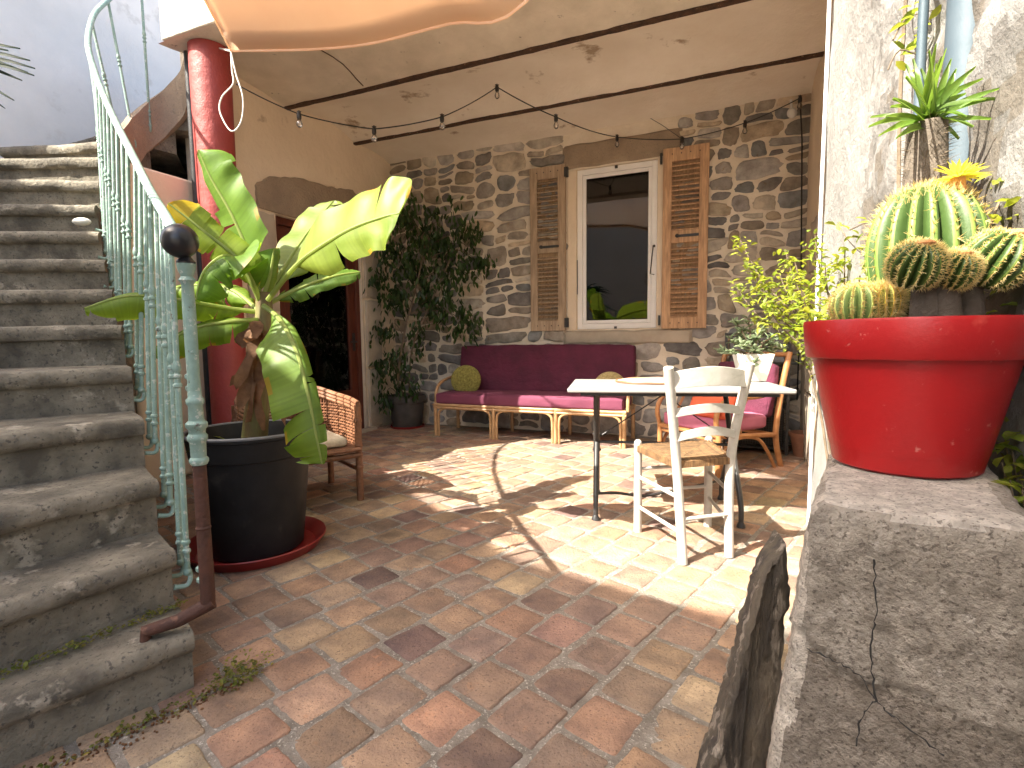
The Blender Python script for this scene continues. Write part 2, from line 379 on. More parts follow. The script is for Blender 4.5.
def warp(e, z):
    a = noise.noise(V(e*3.1, z*3.1, 1.7)); b = noise.noise(V(e*3.1, z*3.1, 9.2))
    a2 = noise.noise(V(e*8, z*8, 3.7)); b2 = noise.noise(V(e*8, z*8, 5.2))
    return e + .05*a+.02*a2, z + .045*b+.018*b2
def split(e0, e1, z0, z1, out, depth=0):
    w_ = e1-e0; h_ = z1-z0
    if (w_ < ru(.24, .56) and h_ < ru(.12, .27)) or depth > 14: out.append((e0, e1, z0, z1)); return
    if w_/h_ > 1.75*ru(.75, 1.3):
        t = e0 + w_*ru(.33, .67); split(e0, t, z0, z1, out, depth+1); split(t, e1, z0, z1, out, depth+1)
    else:
        t = z0 + h_*ru(.34, .66); split(e0, e1, z0, t, out, depth+1); split(e0, e1, t, z1, out, depth+1)
def stone(mb, poly_c, hw, hh, nn, up, ax, ay, prot, warpf=None, npt=26, mg=.012, sq=None):
    ph = ru(0, 10); P = []; sq = ru(3.5, 11.0); cs4 = [ru(.82, 1.03) for _ in range(4)]
    rot = ru(-.10, .10); sk = ru(-.12, .12); t1 = ru(-.18,.18); t2 = ru(-.12,.12)
    for k in range(npt):
        a = 2*math.pi*k/npt
        c, s_ = math.cos(a), math.sin(a)
        q = (abs(c)**sq+abs(s_)**sq)**(-1/sq)
        q *= 1 + .07*noise.noise(V(c*1.4+ph, s_*1.4, ph)) + .09*noise.noise(V(c*3+ph, s_*3, ph))
        cc_ = cs4[(0 if c > 0 else 1)+(0 if s_ > 0 else 2)]; q *= lerp(1, cc_, min(1, abs(c*s_)*2.4))
        x, y = c*q, s_*q
        y *= 1+t1*x; x *= 1+t2*y
        P.append((x*hw + sk*y*hh, y*hh + rot*x*hw))
    vs = []
    for (s, d) in ((1.0, -.008), (.985, prot*.55), (.9, prot*.92), (.55, prot*ru(.95,1.15))):
        for (x, y) in P:
            e, z = poly_c[0]+x*s, poly_c[1]+y*s
            jd = prot*.35*noise.noise(V(e*22, z*22, ph)) if d > 0 else 0
            if warpf: e, z = warpf(e, z)
            vs.append(ax*e + ay*z + nn*(up + d + jd))
    e, z = poly_c
    if warpf: e, z = warpf(e, z)
    vs.append(ax*e + ay*z + nn*(up+prot))
    n = npt; fs = []
    for L in range(3):
        for q in range(n): fs.append((L*n+q, L*n+(q+1) % n, (L+1)*n+(q+1) % n, (L+1)*n+q))
    for q in range(n): fs.append((3*n+q, 3*n+(q+1) % n, 4*n))
    mb.add(vs, fs)
cells = []
reg = [(-3.86,-2.55,0,1.0),(-2.55,-1.62,0,.98),(-3.86,-2.6,1.0,2.1),(-2.6,-1.62,.98,2.1),(-3.86,-1.62,2.1,3.22),
       (-.40,.68,1.02,2.2),(-.5,.68,2.2,3.22),(-1.62,.68,0,1.0),(-.52,-.4,1.02,2.2)]
for r in reg: split(*r, cells)
mb = MB()
for (e0, e1, z0, z1) in cells:
    g = ru(.003, .015)
    col = random.choice(STP); k = ru(.8, 1.25)*1.25; mb.cur = tuple(x*k for x in col)
    stone(mb, ((e0+e1)/2, (z0+z1)/2), (e1-e0)/2-g, (z1-z0)/2-g, -NV, -WN, EV, ZV, ru(.008, .024), warp)
mb.build('rubble_masonry', M['rubble'], sw, ang=50)
# dressed lintel, sill and jamb strips
def rough_block(mb, e0, e1, n0, z0, z1, depth=.05, nu=16, nv=6, amp=.008):
    def fn(u, v):
        e = lerp(e0, e1, u); z = lerp(z0, z1, v)
        ed = min(u, 1-u)*abs(e1-e0); ez = min(v, 1-v)*(z1-z0)
        d = 1 - math.exp(-min(ed, ez)*90)
        j = noise.noise(V(e*7, z*7, 3))*amp
        return W(e + noise.noise(V(z*6, e0, 1))*.008, n0 - depth*d - j*d, z + noise.noise(V(e*5, z0, 4))*.012)
    mb.grid(fn, nu, nv)
mb = MB(); rough_block(mb, -1.66, -.42, WN+.01, 2.805, 3.07, .035, 30, 8); mb.build('lintel', M['dressed'], sw)
mb = MB(); rough_block(mb, -1.66, -.30, WN+.01, .955, 1.118, .045, 30, 6); mb.build('sill_stone', M['jamb'], sw)
mb = MB()
mb.ebox(-1.60, WIN['e0']+.002, WN-.012, WN+.2, 1.12, 2.80); mb.ebox(WIN['e1']-.002, -.585, WN-.012, WN+.2, 1.12, 2.80)
mb.build('jamb_strip', M['plaster'], sw, bevel=.006)
# window
def frame(mb, e0, e1, z0, z1, w_, n0, n1):
    mb.ebox(e0, e0+w_, n0, n1, z0, z1); mb.ebox(e1-w_, e1, n0, n1, z0, z1)
    mb.ebox(e0+w_, e1-w_, n0, n1, z0, z0+w_); mb.ebox(e0+w_, e1-w_, n0, n1, z1-w_, z1)
e0, e1, z0, z1 = WIN['e0'], WIN['e1'], WIN['z0'], WIN['z1']
mb = MB(); frame(mb, e0+.003, e1-.003, z0+.003, z1-.003, .055, WN+.02, WN+.08)
wf = mb.build('window', M['whiteframe'], sw, smooth=False, bevel=.004)
mb = MB(); frame(mb, e0+.06, e1-.06, z0+.06, z1-.06, .035, WN+.035, WN+.075); mb.build('sash', M['whiteframe'], wf, smooth=False, bevel=.004)
mb = MB(); mb.ebox(e0+.09, e1-.09, WN+.052, WN+.058, z0+.09, z1-.09); mb.build('pane', M['glass'], wf, smooth=False)
mb = MB(); mb.tube([W(e1-.03, WN+.01, 1.95), W(e1-.035, WN-.03, 1.95), W(e1-.06, WN-.035, 1.67), W(e1-.02, WN-.03, 1.66)], .006, 6); mb.sphere(W(e1-.03, WN+.0, 1.95), .014, 8, 6)
mb.build('stay_hook', M['blackmetal'], wf)
for (xe, ze) in (((e0+e1)/2, z1-.02), ((e0+e1)/2, z0+.012)):
    mb = MB(); mb.ebox(xe-.014, xe+.014, WN+.004, WN+.03, ze-.014, ze+.014); mb.build('latch', M['blackmetal'], wf, smooth=False)
mb = MB(); mb.tube([W(e0+.01, WN-.01, 1.86), W(e0+.012, WN-.015, 1.5)], .005, 6); mb.build('latch', M['blackmetal'], wf)
mb = MB()
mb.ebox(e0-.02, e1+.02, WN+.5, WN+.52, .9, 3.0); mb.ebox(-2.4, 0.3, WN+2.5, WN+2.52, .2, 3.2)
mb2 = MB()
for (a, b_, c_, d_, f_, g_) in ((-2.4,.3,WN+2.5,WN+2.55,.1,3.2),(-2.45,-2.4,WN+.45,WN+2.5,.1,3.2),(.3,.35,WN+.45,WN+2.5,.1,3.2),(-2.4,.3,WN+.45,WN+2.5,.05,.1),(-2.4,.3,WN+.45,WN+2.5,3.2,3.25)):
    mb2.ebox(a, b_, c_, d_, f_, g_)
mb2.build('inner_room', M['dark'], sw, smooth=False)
# shutters (open, flat against the wall)
def shutter(E0, E1, lab, shade):
    z0, z1 = 1.115, 2.865; n1 = WN-.012; n0 = n1-.04; st = .085
    mb = MB(); mb.cur = shade
    mb.ebox(E0, E0+st, n0, n1, z0, z1); mb.ebox(E1-st, E1, n0, n1, z0, z1)
    for (a, b_) in ((z0, z0+.11), (z1-.13, z1), (1.955, 2.075)): mb.ebox(E0+st, E1-st, n0+.003, n1-.002, a, b_)
    s = mb.build('shutter', M['wood'], sw, smooth=False, bevel=.004); s['label'] = lab
    mb = MB(); z = z0+.13
    while z < z1-.15:
        if not (1.945 < z < 2.09):
            k = ru(.75, 1.1); mb.cur = tuple(k*q for q in shade)
            c = W((E0+E1)/2, (n0+n1)/2, z); t = .5 + ru(-.08, .08)
            ax = EV; ay = (NV*-math.cos(t) - ZV*math.sin(t)*1).normalized(); az = ax.cross(ay)
            mb.box(c, (E1-E0)/2-st+.003, .030, .005, ax, ay, az)
        z += .047
    mb.build('louvre', M['wood'], s, smooth=False)
    mb = MB(); mb.cur = (.75,.7,.6); mb.ebox(E0+.04, E1-.04, n1-.006, n1-.001, z0+.05, z1-.05); mb.build('backing_board', M['wood'], s, smooth=False)
    mb = MB(); cz = 2.02
    mb.ebox((E0+E1)/2-.06, (E0+E1)/2+.13, n0-.012, n0-.002, cz-.014, cz+.010)
    mb.sphere(W((E0+E1)/2-.07, n0-.01, cz), .02, 8, 6, (1,.5,1)); mb.build('bolt', M['blackmetal'], s)
    mb = MB()
    hs = E1 if E0 < -1.6 else E0
    for hz_ in (1.2, 2.78):
        mb.ebox(hs-.012, hs+.03 if E0 < -1.6 else hs-.03, n0-.004, n0+.03, hz_-.05, hz_+.05)
    mb.build('hinge', M['blackmetal'], s, smooth=False)
    mb = MB()
    for q in (.2,.4,.6,.8):
        for zz in (z1-.06, z0+.055): mb.sphere(W(lerp(E0, E1, q), n0-.002, zz), .006, 8, 5)
    mb.build('nail', M['blackmetal'], s)
shutter(-2.01, -1.61, 'narrower looking greyish brown left shutter with worn louvres', (.86,.9,.95))
shutter(-.61, -.185, 'orange brown right shutter', (1.15,1.0,.88))

# ------------------------------------------------------------------ left plaster wall with door
lw_ = thing('plaster_wall', 'beige plastered side wall with dark red glazed door under the porch ceiling', 'wall', tuple(W(-3.84, 4.2, 0)))
LE = -3.84; dn0, dn1, dz = 3.66, 4.87, 2.2
mb = MB()
def wavy(mb, n0, n1, z0, z1, e=LE, nu=20, nv=20, amp=.012):
    mb.grid(lambda u, v: W(e + amp*noise.noise(V(lerp(n0,n1,u)*2, lerp(z0,z1,v)*2, 5)), lerp(n0,n1,u), lerp(z0,z1,v)), nu, nv)
wavy(mb, 3.05, dn0, 0, 3.45); wavy(mb, dn1, WN+.01, 0, 3.45); wavy(mb, dn0, dn1, dz, 3.45)
mb.ebox(LE-.3, LE-.02, 3.05, dn0, 0, 3.45); mb.ebox(LE-.3, LE-.02, dn1, WN+.4, 0, 3.45); mb.ebox(LE-.3, LE-.02, dn0, dn1, dz, 3.45)
mb.build('plaster_face', M['plaster'], lw_)
def blockpoly(mb, pts, e, d, amp=.01):
    """irregular stone face seen in the (n,z) plane of a side wall"""
    c = (sum(p[0] for p in pts)/len(pts), sum(p[1] for p in pts)/len(pts)); P = []
    for i in range(len(pts)):
        a, b_ = pts[i], pts[(i+1) % len(pts)]
        for k in range(6): P.append((lerp(a[0], b_[0], k/6) + ru(-amp, amp), lerp(a[1], b_[1], k/6)+ru(-amp, amp)))
    vs = []; n = len(P)
    for (s, dd) in ((1, -.03), (.985, d*.6), (.94, d), (.5, d*1.1)):
        for p in P: vs.append(W(e + dd + (ru(-.002, .002) if s < .98 else 0), c[0]+(p[0]-c[0])*s, c[1]+(p[1]-c[1])*s))
    vs.append(W(e+d*1.1, *c)); fs = []
    for L in range(3):
        for q in range(n): fs.append((L*n+q, L*n+(q+1) % n, (L+1)*n+(q+1) % n, (L+1)*n+q))
    for q in range(n): fs.append((3*n+q, 3*n+(q+1) % n, 4*n))
    mb.add(vs, fs)
mb = MB(); blockpoly(mb, [(3.46,2.205),(3.44,2.4),(3.6,2.52),(3.95,2.6),(4.35,2.62),(4.74,2.68),(4.98,2.6),(5.02,2.4),(4.95,2.21)], LE, .022); mb.build('lintel', M['dressed'], lw_)
mb = MB(); blockpoly(mb, [(3.25,1.78),(3.25,2.17),(3.64,2.185),(3.645,1.78)], LE, .02); blockpoly(mb, [(3.32,1.3),(3.32,1.75),(3.645,1.75),(3.645,1.3)], LE, .018)
blockpoly(mb, [(3.3,.75),(3.3,1.27),(3.645,1.27),(3.645,.75)], LE, .018); blockpoly(mb, [(3.34,.03),(3.34,.72),(3.645,.72),(3.645,.03)], LE, .018)
mb.build('jamb_stone', M['jamb'], lw_)
mb = MB(); blockpoly(mb, [(4.885,.02),(4.885,.7),(5.12,.7),(5.12,.02)], LE, .03); blockpoly(mb, [(4.885,.72),(4.885,1.5),(5.16,1.5),(5.14,.72)], LE, .03)
blockpoly(mb, [(4.885,1.52),(4.885,2.19),(5.12,2.19),(5.16,1.52)], LE, .03)
mb.build('jamb_stone', M['jamb'], lw_)
mb = MB()
def nframe(mb, n0, n1, z0, z1, w_, ea, eb):
    mb.ebox(ea, eb, n0, n0+w_, z0, z1); mb.ebox(ea, eb, n1-w_, n1, z0, z1); mb.ebox(ea, eb, n0+w_, n1-w_, z0, z0+w_*1.2); mb.ebox(ea, eb, n0+w_, n1-w_, z1-w_, z1)
nframe(mb, dn0+.003, dn1-.003, .01, dz-.003, .07, LE-.12, LE-.05)
nframe(mb, dn0+.075, dn1-.075, .03, dz-.08, .11, LE-.11, LE-.065)
mb.ebox(LE-.11, LE-.066, dn0+.18, dn1-.18, .15, .48)
dr = mb.build('door', M['doorwood'], lw_, smooth=False, bevel=.005)
mb = MB(); mb.ebox(LE-.092, LE-.086, dn0+.15, dn1-.15, .5, dz-.15); mb.build('pane', M['doorglass'], dr, smooth=False)
mb = MB(); mb.tube([W(LE-.065, dn1-.12, 1.02), W(LE-.02, dn1-.12, 1.02), W(LE-.018, dn1-.22, 1.02)], .009, 8); mb.ebox(LE-.066, LE-.058, dn1-.14, dn1-.1, .92, 1.12); mb.build('handle', M['blackmetal'], dr)
mb = MB()
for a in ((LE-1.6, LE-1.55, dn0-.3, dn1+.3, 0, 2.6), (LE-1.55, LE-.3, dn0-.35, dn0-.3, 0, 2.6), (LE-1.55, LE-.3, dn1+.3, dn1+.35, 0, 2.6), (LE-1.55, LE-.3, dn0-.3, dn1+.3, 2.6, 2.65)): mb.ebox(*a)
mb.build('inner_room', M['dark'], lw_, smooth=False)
mb = MB(); mb.ebox(LE+.02, LE+.1, dn0-.02, dn1+.05, -.01, .035); mb.build('door_sill', M['jamb'], lw_, bevel=.01)

# low wall that carries the upper stairs
lo = thing('stair_support_wall', 'beige plaster wall standing under the upper stairs behind the green railing', 'wall', tuple(W(-3.95, 2.4, 0)))
mb = MB(); mb.ebox(-4.14, LE-.01, 2.36, 3.045, 0, 2.28); mb.build('plaster_face', M['plaster'], lo, bevel=.02)

# right side wall of the porch
rw = thing('porch_side_wall', 'pale plastered right wall of the porch with a blocked stone arch', 'wall', tuple(W(.65, 4, 0)))
mb = MB(); mb.grid(lambda u, v: W(.65+.012*noise.noise(V(u*6, v*6, 2)), lerp(2.8, WN+.01, u), lerp(0, 3.5, v)), 24, 24); mb.ebox(.67, .95, 2.8, WN, 0, 3.5); mb.build('plaster_face', M['plaster'], rw)
mb = MB()
for (z0_, z1_) in ((0,.55),(.56,1.0),(1.02,1.5),(1.52,1.95)): blockpoly(mb, [(4.62,z0_+.01),(4.60,z1_-.01),(4.95,z1_-.01),(4.97,z0_+.01)], .65-.0, -.03)
mb.build('arch_stone', M['jamb'], rw)

# ------------------------------------------------------------------ right outer facade, sunlit stucco
fc = thing('stucco_wall', 'sunlit white rough stucco house wall behind the cactus pot with stones showing through', 'wall', tuple(W(.4, 1.2, 0)))
mb = MB()
def facade(u, v):
    n = lerp(-.6, 2.85, u); z = lerp(0, 4.3, v)
    k = max(0, min(1, (2.15 + .18*noise.noise(V(z*1.3, 0, 0)) - n)/.25))
    d = .018*noise.noise(V(n*2.2, z*2.2, 0)) + .004*noise.noise(V(n*14, z*14, 3))
    vr = noise.voronoi(V(n*3.2, z*5.2, 4.0)+V(noise.noise(V(n*4, z*4, 0)), noise.noise(V(n*4, z*4, 8)), 0)*.35)[0]
    st = max(0, min(1, (vr[1]-vr[0])*3.0))
    d += k*(.012*st + .006*noise.noise(V(n*9, z*16, 1)) + .004*noise.noise(V(n*30, z*44, 1)))
    rim = max(0, 1-(2.85-n)/.05)
    return W(.4 - d + .05*rim*rim, n, z)
NU, NV2 = 150, 170
vs = [facade(i/NU, j/NV2) for i in range(NU+1) for j in range(NV2+1)]
for i in range(NU):
    for j in range(NV2):
        n = lerp(-.6, 2.85, (i+.5)/NU); z = lerp(0, 4.3, (j+.5)/NV2)
        k = max(0, min(1, (2.1 - n)/.2))
        t = noise.noise(V(n*3, z*4, 7)) + .4*noise.noise(V(n*11, z*13, 2))
        if k > .5 and t > .08: c = (.68,.66,.64) if t < .25 else (.58,.52,.45)
        else: c = (1, 1, 1)
        if z < 1.0 and k > .5: c = tuple(q*.9 for q in c)
        mb.c.append(c); mb.f.append((i*(NV2+1)+j, (i+1)*(NV2+1)+j, (i+1)*(NV2+1)+j+1, i*(NV2+1)+j+1))
mb.v = [tuple(v) for v in vs]
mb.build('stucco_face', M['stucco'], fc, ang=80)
mb = MB(); mb.ebox(.46, .9, -.6, 2.84, 0, 4.3); mb.build('wall_core', M['plaster'], fc, smooth=False)
mb = MB(); mb.tube(spline([W(.385, 2.78, 4.3), W(.387, 2.76, 2.6), W(.385, 2.77, 1.4), W(.385, 2.78, .1)], 6), .008, 6); mb.build('conduit', M['whiteframe'], fc)

# ------------------------------------------------------------------ ceiling
cl = thing('porch_ceiling', 'plastered porch ceiling of shallow vaults between rusty iron joists', 'ceiling', tuple(W(-1.6, 4, 3.2)))
JN = [2.9, 3.85, 4.81, WN+.02]
def vault(n0, n1, za, zb, rise, name, m_, nu=60, nv=14):
    mb = MB()
    def fn(u, v):
        n = lerp(n0, n1, v); e = lerp(-3.86, .68, u)
        return W(e, n, lerp(za, zb, v) + rise*math.sin(math.pi*v) + .012*noise.noise(V(e*2.2, n*2.2, 0)) + .005*noise.noise(V(e*8, n*8, 0)))
    mb.grid(fn, nu, nv); return mb.build(name, m_, cl)
vault(2.68, JN[1], 3.20, 3.20, .045, 'concrete_soffit', M['ceilfront'])
vault(JN[1], JN[2], 3.20, 3.20, .085, 'plaster_vault', M['ceil'])
vault(JN[2], JN[3], 3.20, 3.17, .035, 'plaster_vault', M['ceil'])
for jn in JN[1:3]:
    mb = MB(); n_ = 70
    prev = None
    vsj = []
    for i in range(n_+1):
        e = lerp(-3.84, .65, i/n_); w_ = .022+.009*noise.noise(V(e*9, jn, 0)); wz = .003*noise.noise(V(e*6, jn, 7)); dn = .012*noise.noise(V(e*1.5, jn, 3))
        vsj += [W(e, jn+dn-w_, 3.205), W(e, jn+dn-w_, 3.186+wz), W(e, jn+dn+w_, 3.186+wz), W(e, jn+dn+w_, 3.205)]
    mb.add(vsj, [(4*i+k, 4*i+k+1, 4*i+k+5, 4*i+k+4) for i in range(n_) for k in range(3)]); mb.build('joist', M['joist'], cl)
mb = MB()
for e in (-2.9,):
    mb.tube([W(e+.02*math.sin(j), 2.7+j*.1, 3.197+.045*math.sin(math.pi*min(1,max(0,(.02+j*.1)/1.17)))) for j in range(12)], .0045, 5)
mb.build('board_mark', M['joist'], cl)
mb = MB(); mb.ebox(-3.9, .9, 2.88, 5.9, 3.33, 3.5); mb.ebox(-3.80, .4, 2.66, 2.9, 3.195, 3.5); mb.build('roof_slab', M['ceilfront'], cl, bevel=.012)
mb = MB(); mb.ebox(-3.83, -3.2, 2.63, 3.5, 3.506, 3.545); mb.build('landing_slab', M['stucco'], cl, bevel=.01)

# ------------------------------------------------------------------ pale wall behind the stairs, unseen house added to throw the courtyard shade
bw = thing('rendered_wall', 'smooth pale blue grey rendered wall rising behind the top of the stairs', 'wall', tuple(W(-5, 3, 0)))
mb = MB(); mb.ebox(-5.3, -5.0, 1.35, 7.5, 0, 8); mb.build('render_face', M['bluewall'], bw, smooth=False)
nh = thing('shade_house', 'unseen plain plastered house behind the camera, added to cast the courtyard shade', 'house', (-5.5, -2, 0))
fd = V(.835, -.55, 0).normalized(); fo = V(-5.193, -.635, 0); bk = V(-.55, -.835, 0).normalized()
fd2 = V(.54, -.84, 0).normalized(); bk2 = V(-.84, -.54, 0).normalized()
mb = MB(); c = fo + fd*1.1 + bk*.8 + ZV*2.98
mb.box(c, 2.4, .8, 2.98, fd, bk, ZV)
mb.box(fo - fd2*1.6 + bk2*.8 + ZV*2.975, 1.8, .8, 2.975, fd2, bk2, ZV); mb.build('wall', M['plaster'], nh, smooth=False)
mb = MB(); mb.box(fo + fd*1.1 + bk*.8 + ZV*5.985, 2.4, .8, .02, fd, bk, ZV); mb.box(fo - fd2*1.6 + bk2*.8 + ZV*5.98, 1.8, .8, .02, fd2, bk2, ZV); mb.build('roof', M['terra'], nh, smooth=False)

# ------------------------------------------------------------------ red column
cb = D(231, 420, 4.02); cb = V(cb.x, cb.y, 0)
co_ = thing('red_column', 'thick round red painted column carrying the porch corner beside the banana plant', 'column', tuple(cb))
mb = MB(); mb.lathe(cb, [(.148,0),(.148,.06),(.132,.09),(.131,1.2),(.134,2.2),(.14,3.188)], 40, mod=lambda a, z: 1+.012*noise.noise(V(math.cos(a)*2, math.sin(a)*2, z*2.5)))
mb.build('shaft', M['red'], co_)
mb = MB(); mb.tube([cb+V(-.19,.05,0), cb+V(-.19,.05,3.3)], .028, 10); mb.build('drain_pipe', M['blackmetal'], co_)

# ------------------------------------------------------------------ shade sail
EDGE = None
sA = D(231, 51, 3.72); sD = V(-2.65, .9, 5.4); sB = V(1.25, 2.35, 3.95)
sl = thing('shade_sail', 'orange canvas shade sail tied to the column top above the courtyard', 'shade sail', tuple(sA))
mb = MB(); n_ = 28
EDGE = spline([sA, D(300,50,3.48), D(375,42,3.25), D(450,25,3.02), D(525,0,2.8), lerp(D(525,0,2.8), sB, .55), sB], 40)
idx = {}; vs = []; fs = []
def sailpt(a, b):
    c = 1-a-b                                   # weights A(c) D(a) B(b)
    p = sA*c + sD*a + sB*b
    sag = V(.0, .35, -.62)
    ev = EDGE[min(len(EDGE)-1, int((b/(b+c+1e-9))*(len(EDGE)-1)+.5))] - lerp(sA, sB, b/(b+c+1e-9)); p = p + ev*(1-a)**1.6
    p = p + V(.25, .0, 0)*(4*a*c)*.35
    cen = p + ZV*(-.25*27*a*b*c)*.6
    cen += V(0,0,1)*.02*math.sin(18*b/(c+b+.05))*(1-c)
    return cen
for i in range(n_+1):
    for j in range(n_+1-i):
        idx[i, j] = len(vs); vs.append(sailpt(i/n_, j/n_))
for i in range(n_):
    for j in range(n_-i):
        fs.append((idx[i,j], idx[i+1,j], idx[i,j+1]))
        if i+j < n_-1: fs.append((idx[i+1,j], idx[i+1,j+1], idx[i,j+1]))
mb.add(vs, fs); mb.build('canvas', M['sail'], sl, solid=.002, ang=80)
mb = MB(); mb.tube([sailpt(0, t/30) for t in range(31)], .008, 6); mb.tube([sailpt(t/30, 0) for t in range(31)], .008, 6); mb.build('hem', M['sail'], sl)
mb = MB(); mb.tube(spline([sA+V(0,0,.03), D(232,70,3.72), D(233,84,3.72), D(222,97,3.72), D(220,112,3.72), D(231,131,3.72), D(241,122,3.72), D(243,98,3.72), D(236,74,3.72), sA+V(0,0,.0)], 6), .005, 6)
mb.tube([sA, cb+V(.12,-.08,3.15)], .006, 6)
tag(mb.build('tie_cord', M['cord']), 'thin white cord hanging in a loop from the sail corner beside the red column', 'cord')

# ------------------------------------------------------------------ string lights
st = thing('string_lights', 'black festoon cable with clear bulbs strung under the porch ceiling', 'string lights', tuple(W(-1.8, 4.2, 3.1)))
hook = G(497, 87, 3.19)
pts = [D(236, 84, 3.95), D(299, 114, 4.02), D(374, 129, 4.14), D(442, 117, 4.25), hook, D(556, 117, 4.6), NP(617,137,5.32), NP(682,139,5.40), NP(745,123,5.40), NP(800,98,5.38)]
mb = MB()
for a, b_ in zip(pts[:-1], pts[1:]):
    L = (b_-a).length; mb.tube([lerp(a, b_, t/8) - ZV*(.045*L*4*(t/8)*(1-t/8)*.5) for t in range(9)], .0045, 6)
mb.tube([pts[-1], NP(802,140,5.43), NP(801,290,5.43), NP(797,400,5.43)], .007, 6)
mb.tube([pts[7], NP(662,125,5.42), NP(650,118,5.44)], .003, 5)
mb.build('cable', M['cable'], st)
for p in pts[1:]:
    mb = MB(); mb.lathe(p-ZV*.04, [(.013,0),(.017,.012),(.017,.04),(.010,.052),(.006,.065)], 12)
    mb.tube([p+ZV*.0, p+V(.016,0,.02)], .004, 5); mb.tube([p, p+V(-.014,0,.022)], .004, 5)
    s = mb.build('socket', M['cable'], st)
    mb = MB(); mb.lathe(p-ZV*.1, [(.001,0),(.012,.004),(.021,.016),(.023,.03),(.017,.048),(.012,.06)], 14, cap=False); mb.build('bulb', M['bulbglass'], s)
mb = MB(); mb.sphere(NP(792,113,5.42), .045, 16, 10, (1,.6,1)); mb.tube([NP(792,113,5.42), NP(791,100,5.45)], .012, 8)
tag(mb.build('wall_lamp', M['plastic']), 'small round white unlit wall lamp in the top right corner of the stone wall', 'lamp')

# ------------------------------------------------------------------ stairs
RZ = .185
Rk = {1:(-.933,1.438),2:(-1.08,1.60),3:(-1.225,1.755),4:(-1.40,1.95),5:(-1.59,2.16),6:(-1.785,2.38),7:(-1.985,2.60),8:(-2.19,2.83),9:(-2.35,3.01),10:(-2.47,3.15),11:(-2.54,3.29),12:(-2.604,3.41),
      13:(-2.68,3.62),14:(-2.76,3.84),15:(-2.78,4.05),16:(-2.68,4.2),17:(-2.53,4.25)}
An = {1:227,2:237,3:236,4:228,5:215,6:203,7:196,8:192,9:191,10:191,11:189,12:182}
Lk_ = {}
for k in range(1, 13):
    a = R_(An[k]); L = 1.25; Lk_[k] = (Rk[k][0]+L*math.cos(a), Rk[k][1]+L*math.sin(a))
Lk_[13] = (-3.55,3.72); Lk_[14] = (-3.6,4.25); Lk_[15] = (-3.35,4.75); Lk_[16] = (-3.0,4.9); Lk_[17] = (-2.6,4.9)
Rk[18] = (-2.42,4.22); Lk_[18] = (-2.35,4.8)
ss = thing('stone_staircase', 'worn grey stone outdoor staircase curving up on the left behind the green railing', 'staircase', (Rk[1][0], Rk[1][1], 0))
def step(k):
    R2 = V(*Rk[k], 0); L2 = V(*Lk_[k], 0); Rn = V(*Rk[k+1], 0); Ln = V(*Lk_[k+1], 0)
    z = RZ*k; nd = (L2-R2).normalized(); o = V(-nd.y, nd.x, 0)
    if o.dot((R2+L2)-(Rn+Ln)) < 0: o = -o
    zb = -.02 if k <= 12 else z-.26
    m = 26; prof = [(-.035,'n'),(-.02,'t0'),(-.008,'r1'),(0,'r2'),(-.001,'r3'),(-.012,'u1'),(-.034,'u2'),(-.036,'rb'),(-.036,'zb')]
    zz = {'t0':0,'r1':-.006,'r2':-.022,'r3':-.045,'u1':-.063,'u2':-.068,'rb':-.20,'zb':None}
    vs = []; nc = 6 + len(prof)
    for i in range(m+1):
        t = i/m; F = lerp(R2, L2, t); B = lerp(Rn, Ln, t); B = B - o*.06
        wear = -.010*math.exp(-((t-.45)/.22)**2)
        for q in range(6):
            p = lerp(B, F - o*.03, q/6)
            vs.append(V(p.x, p.y, z + wear*(q/6) + .004*noise.noise(V(p.x*7, p.y*7, z))))
        for (d, key) in prof:
            p = F + o*(d + (.010*noise.noise(V(F.x*6, F.y*6, z*9)) + .005*noise.noise(V(F.x*22, F.y*22, z*9+d)) if key in ('t0','r1','r2','r3') else .004*noise.noise(V(F.x*9, F.y*9, z*5))))
            h = zb if key == 'zb' else z + (wear + zz[key] if key != 'n' else wear) + .003*noise.noise(V(F.x*12, F.y*12, z))
            vs.append(V(p.x, p.y, h))
    fs = [(i*nc+j, (i+1)*nc+j, (i+1)*nc+j+1, i*nc+j+1) for i in range(m) for j in range(nc-1)]
    # back bottom verts + end caps
    ob = len(vs)
    for i in (0, m):
        t = i/m; B = lerp(Rn, Ln, t) - o*.06; vs.append(V(B.x, B.y, zb))
    fs.append(tuple(list(range(nc)) + [ob])); fs.append(tuple(list(range(m*nc+nc-1, m*nc-1, -1)) + [ob+1]))
    fs.append((nc-1, m*nc+nc-1, ob+1, ob))
    mb = MB(); s = ru(.9, 1.1)
    mb.cur = (s, s, s); mb.add(vs, fs); mb.build('step', M['step'], ss, ang=50)
for k in range(1, 18): step(k)
mb = MB()
mb.prism([V(*Rk[18], 3.33), V(*Lk_[18], 3.33), V(*Lk_[17], 3.33), V(*Rk[17], 3.33)], ZV*.17); mb.build('landing', M['step'], ss, bevel=.01)
mb = MB()
sp_ = spline([V(Rk[k][0], Rk[k][1], RZ*k) for k in range(11, 18)] + [V(Rk[18][0], Rk[18][1], 3.42)], 6)
def strg(i, j):
    p = sp_[i]; q = sp_[min(i+1, len(sp_)-1)]; r_ = sp_[max(i-1, 0)]; d = (q-r_); o = V(d.y, -d.x, 0).normalized()
    zt = p.z + .03; zb_ = p.z - .34; off = (.012, .045, .05, .045, .012)[j]; z = (zt, zt-.01, (zt+zb_)/2, zb_+.02, zb_)[j]
    n_ = noise.noise(V(p.x*8, p.y*8, z*8))*.012
    return V(p.x, p.y, z) + o*(off+n_)
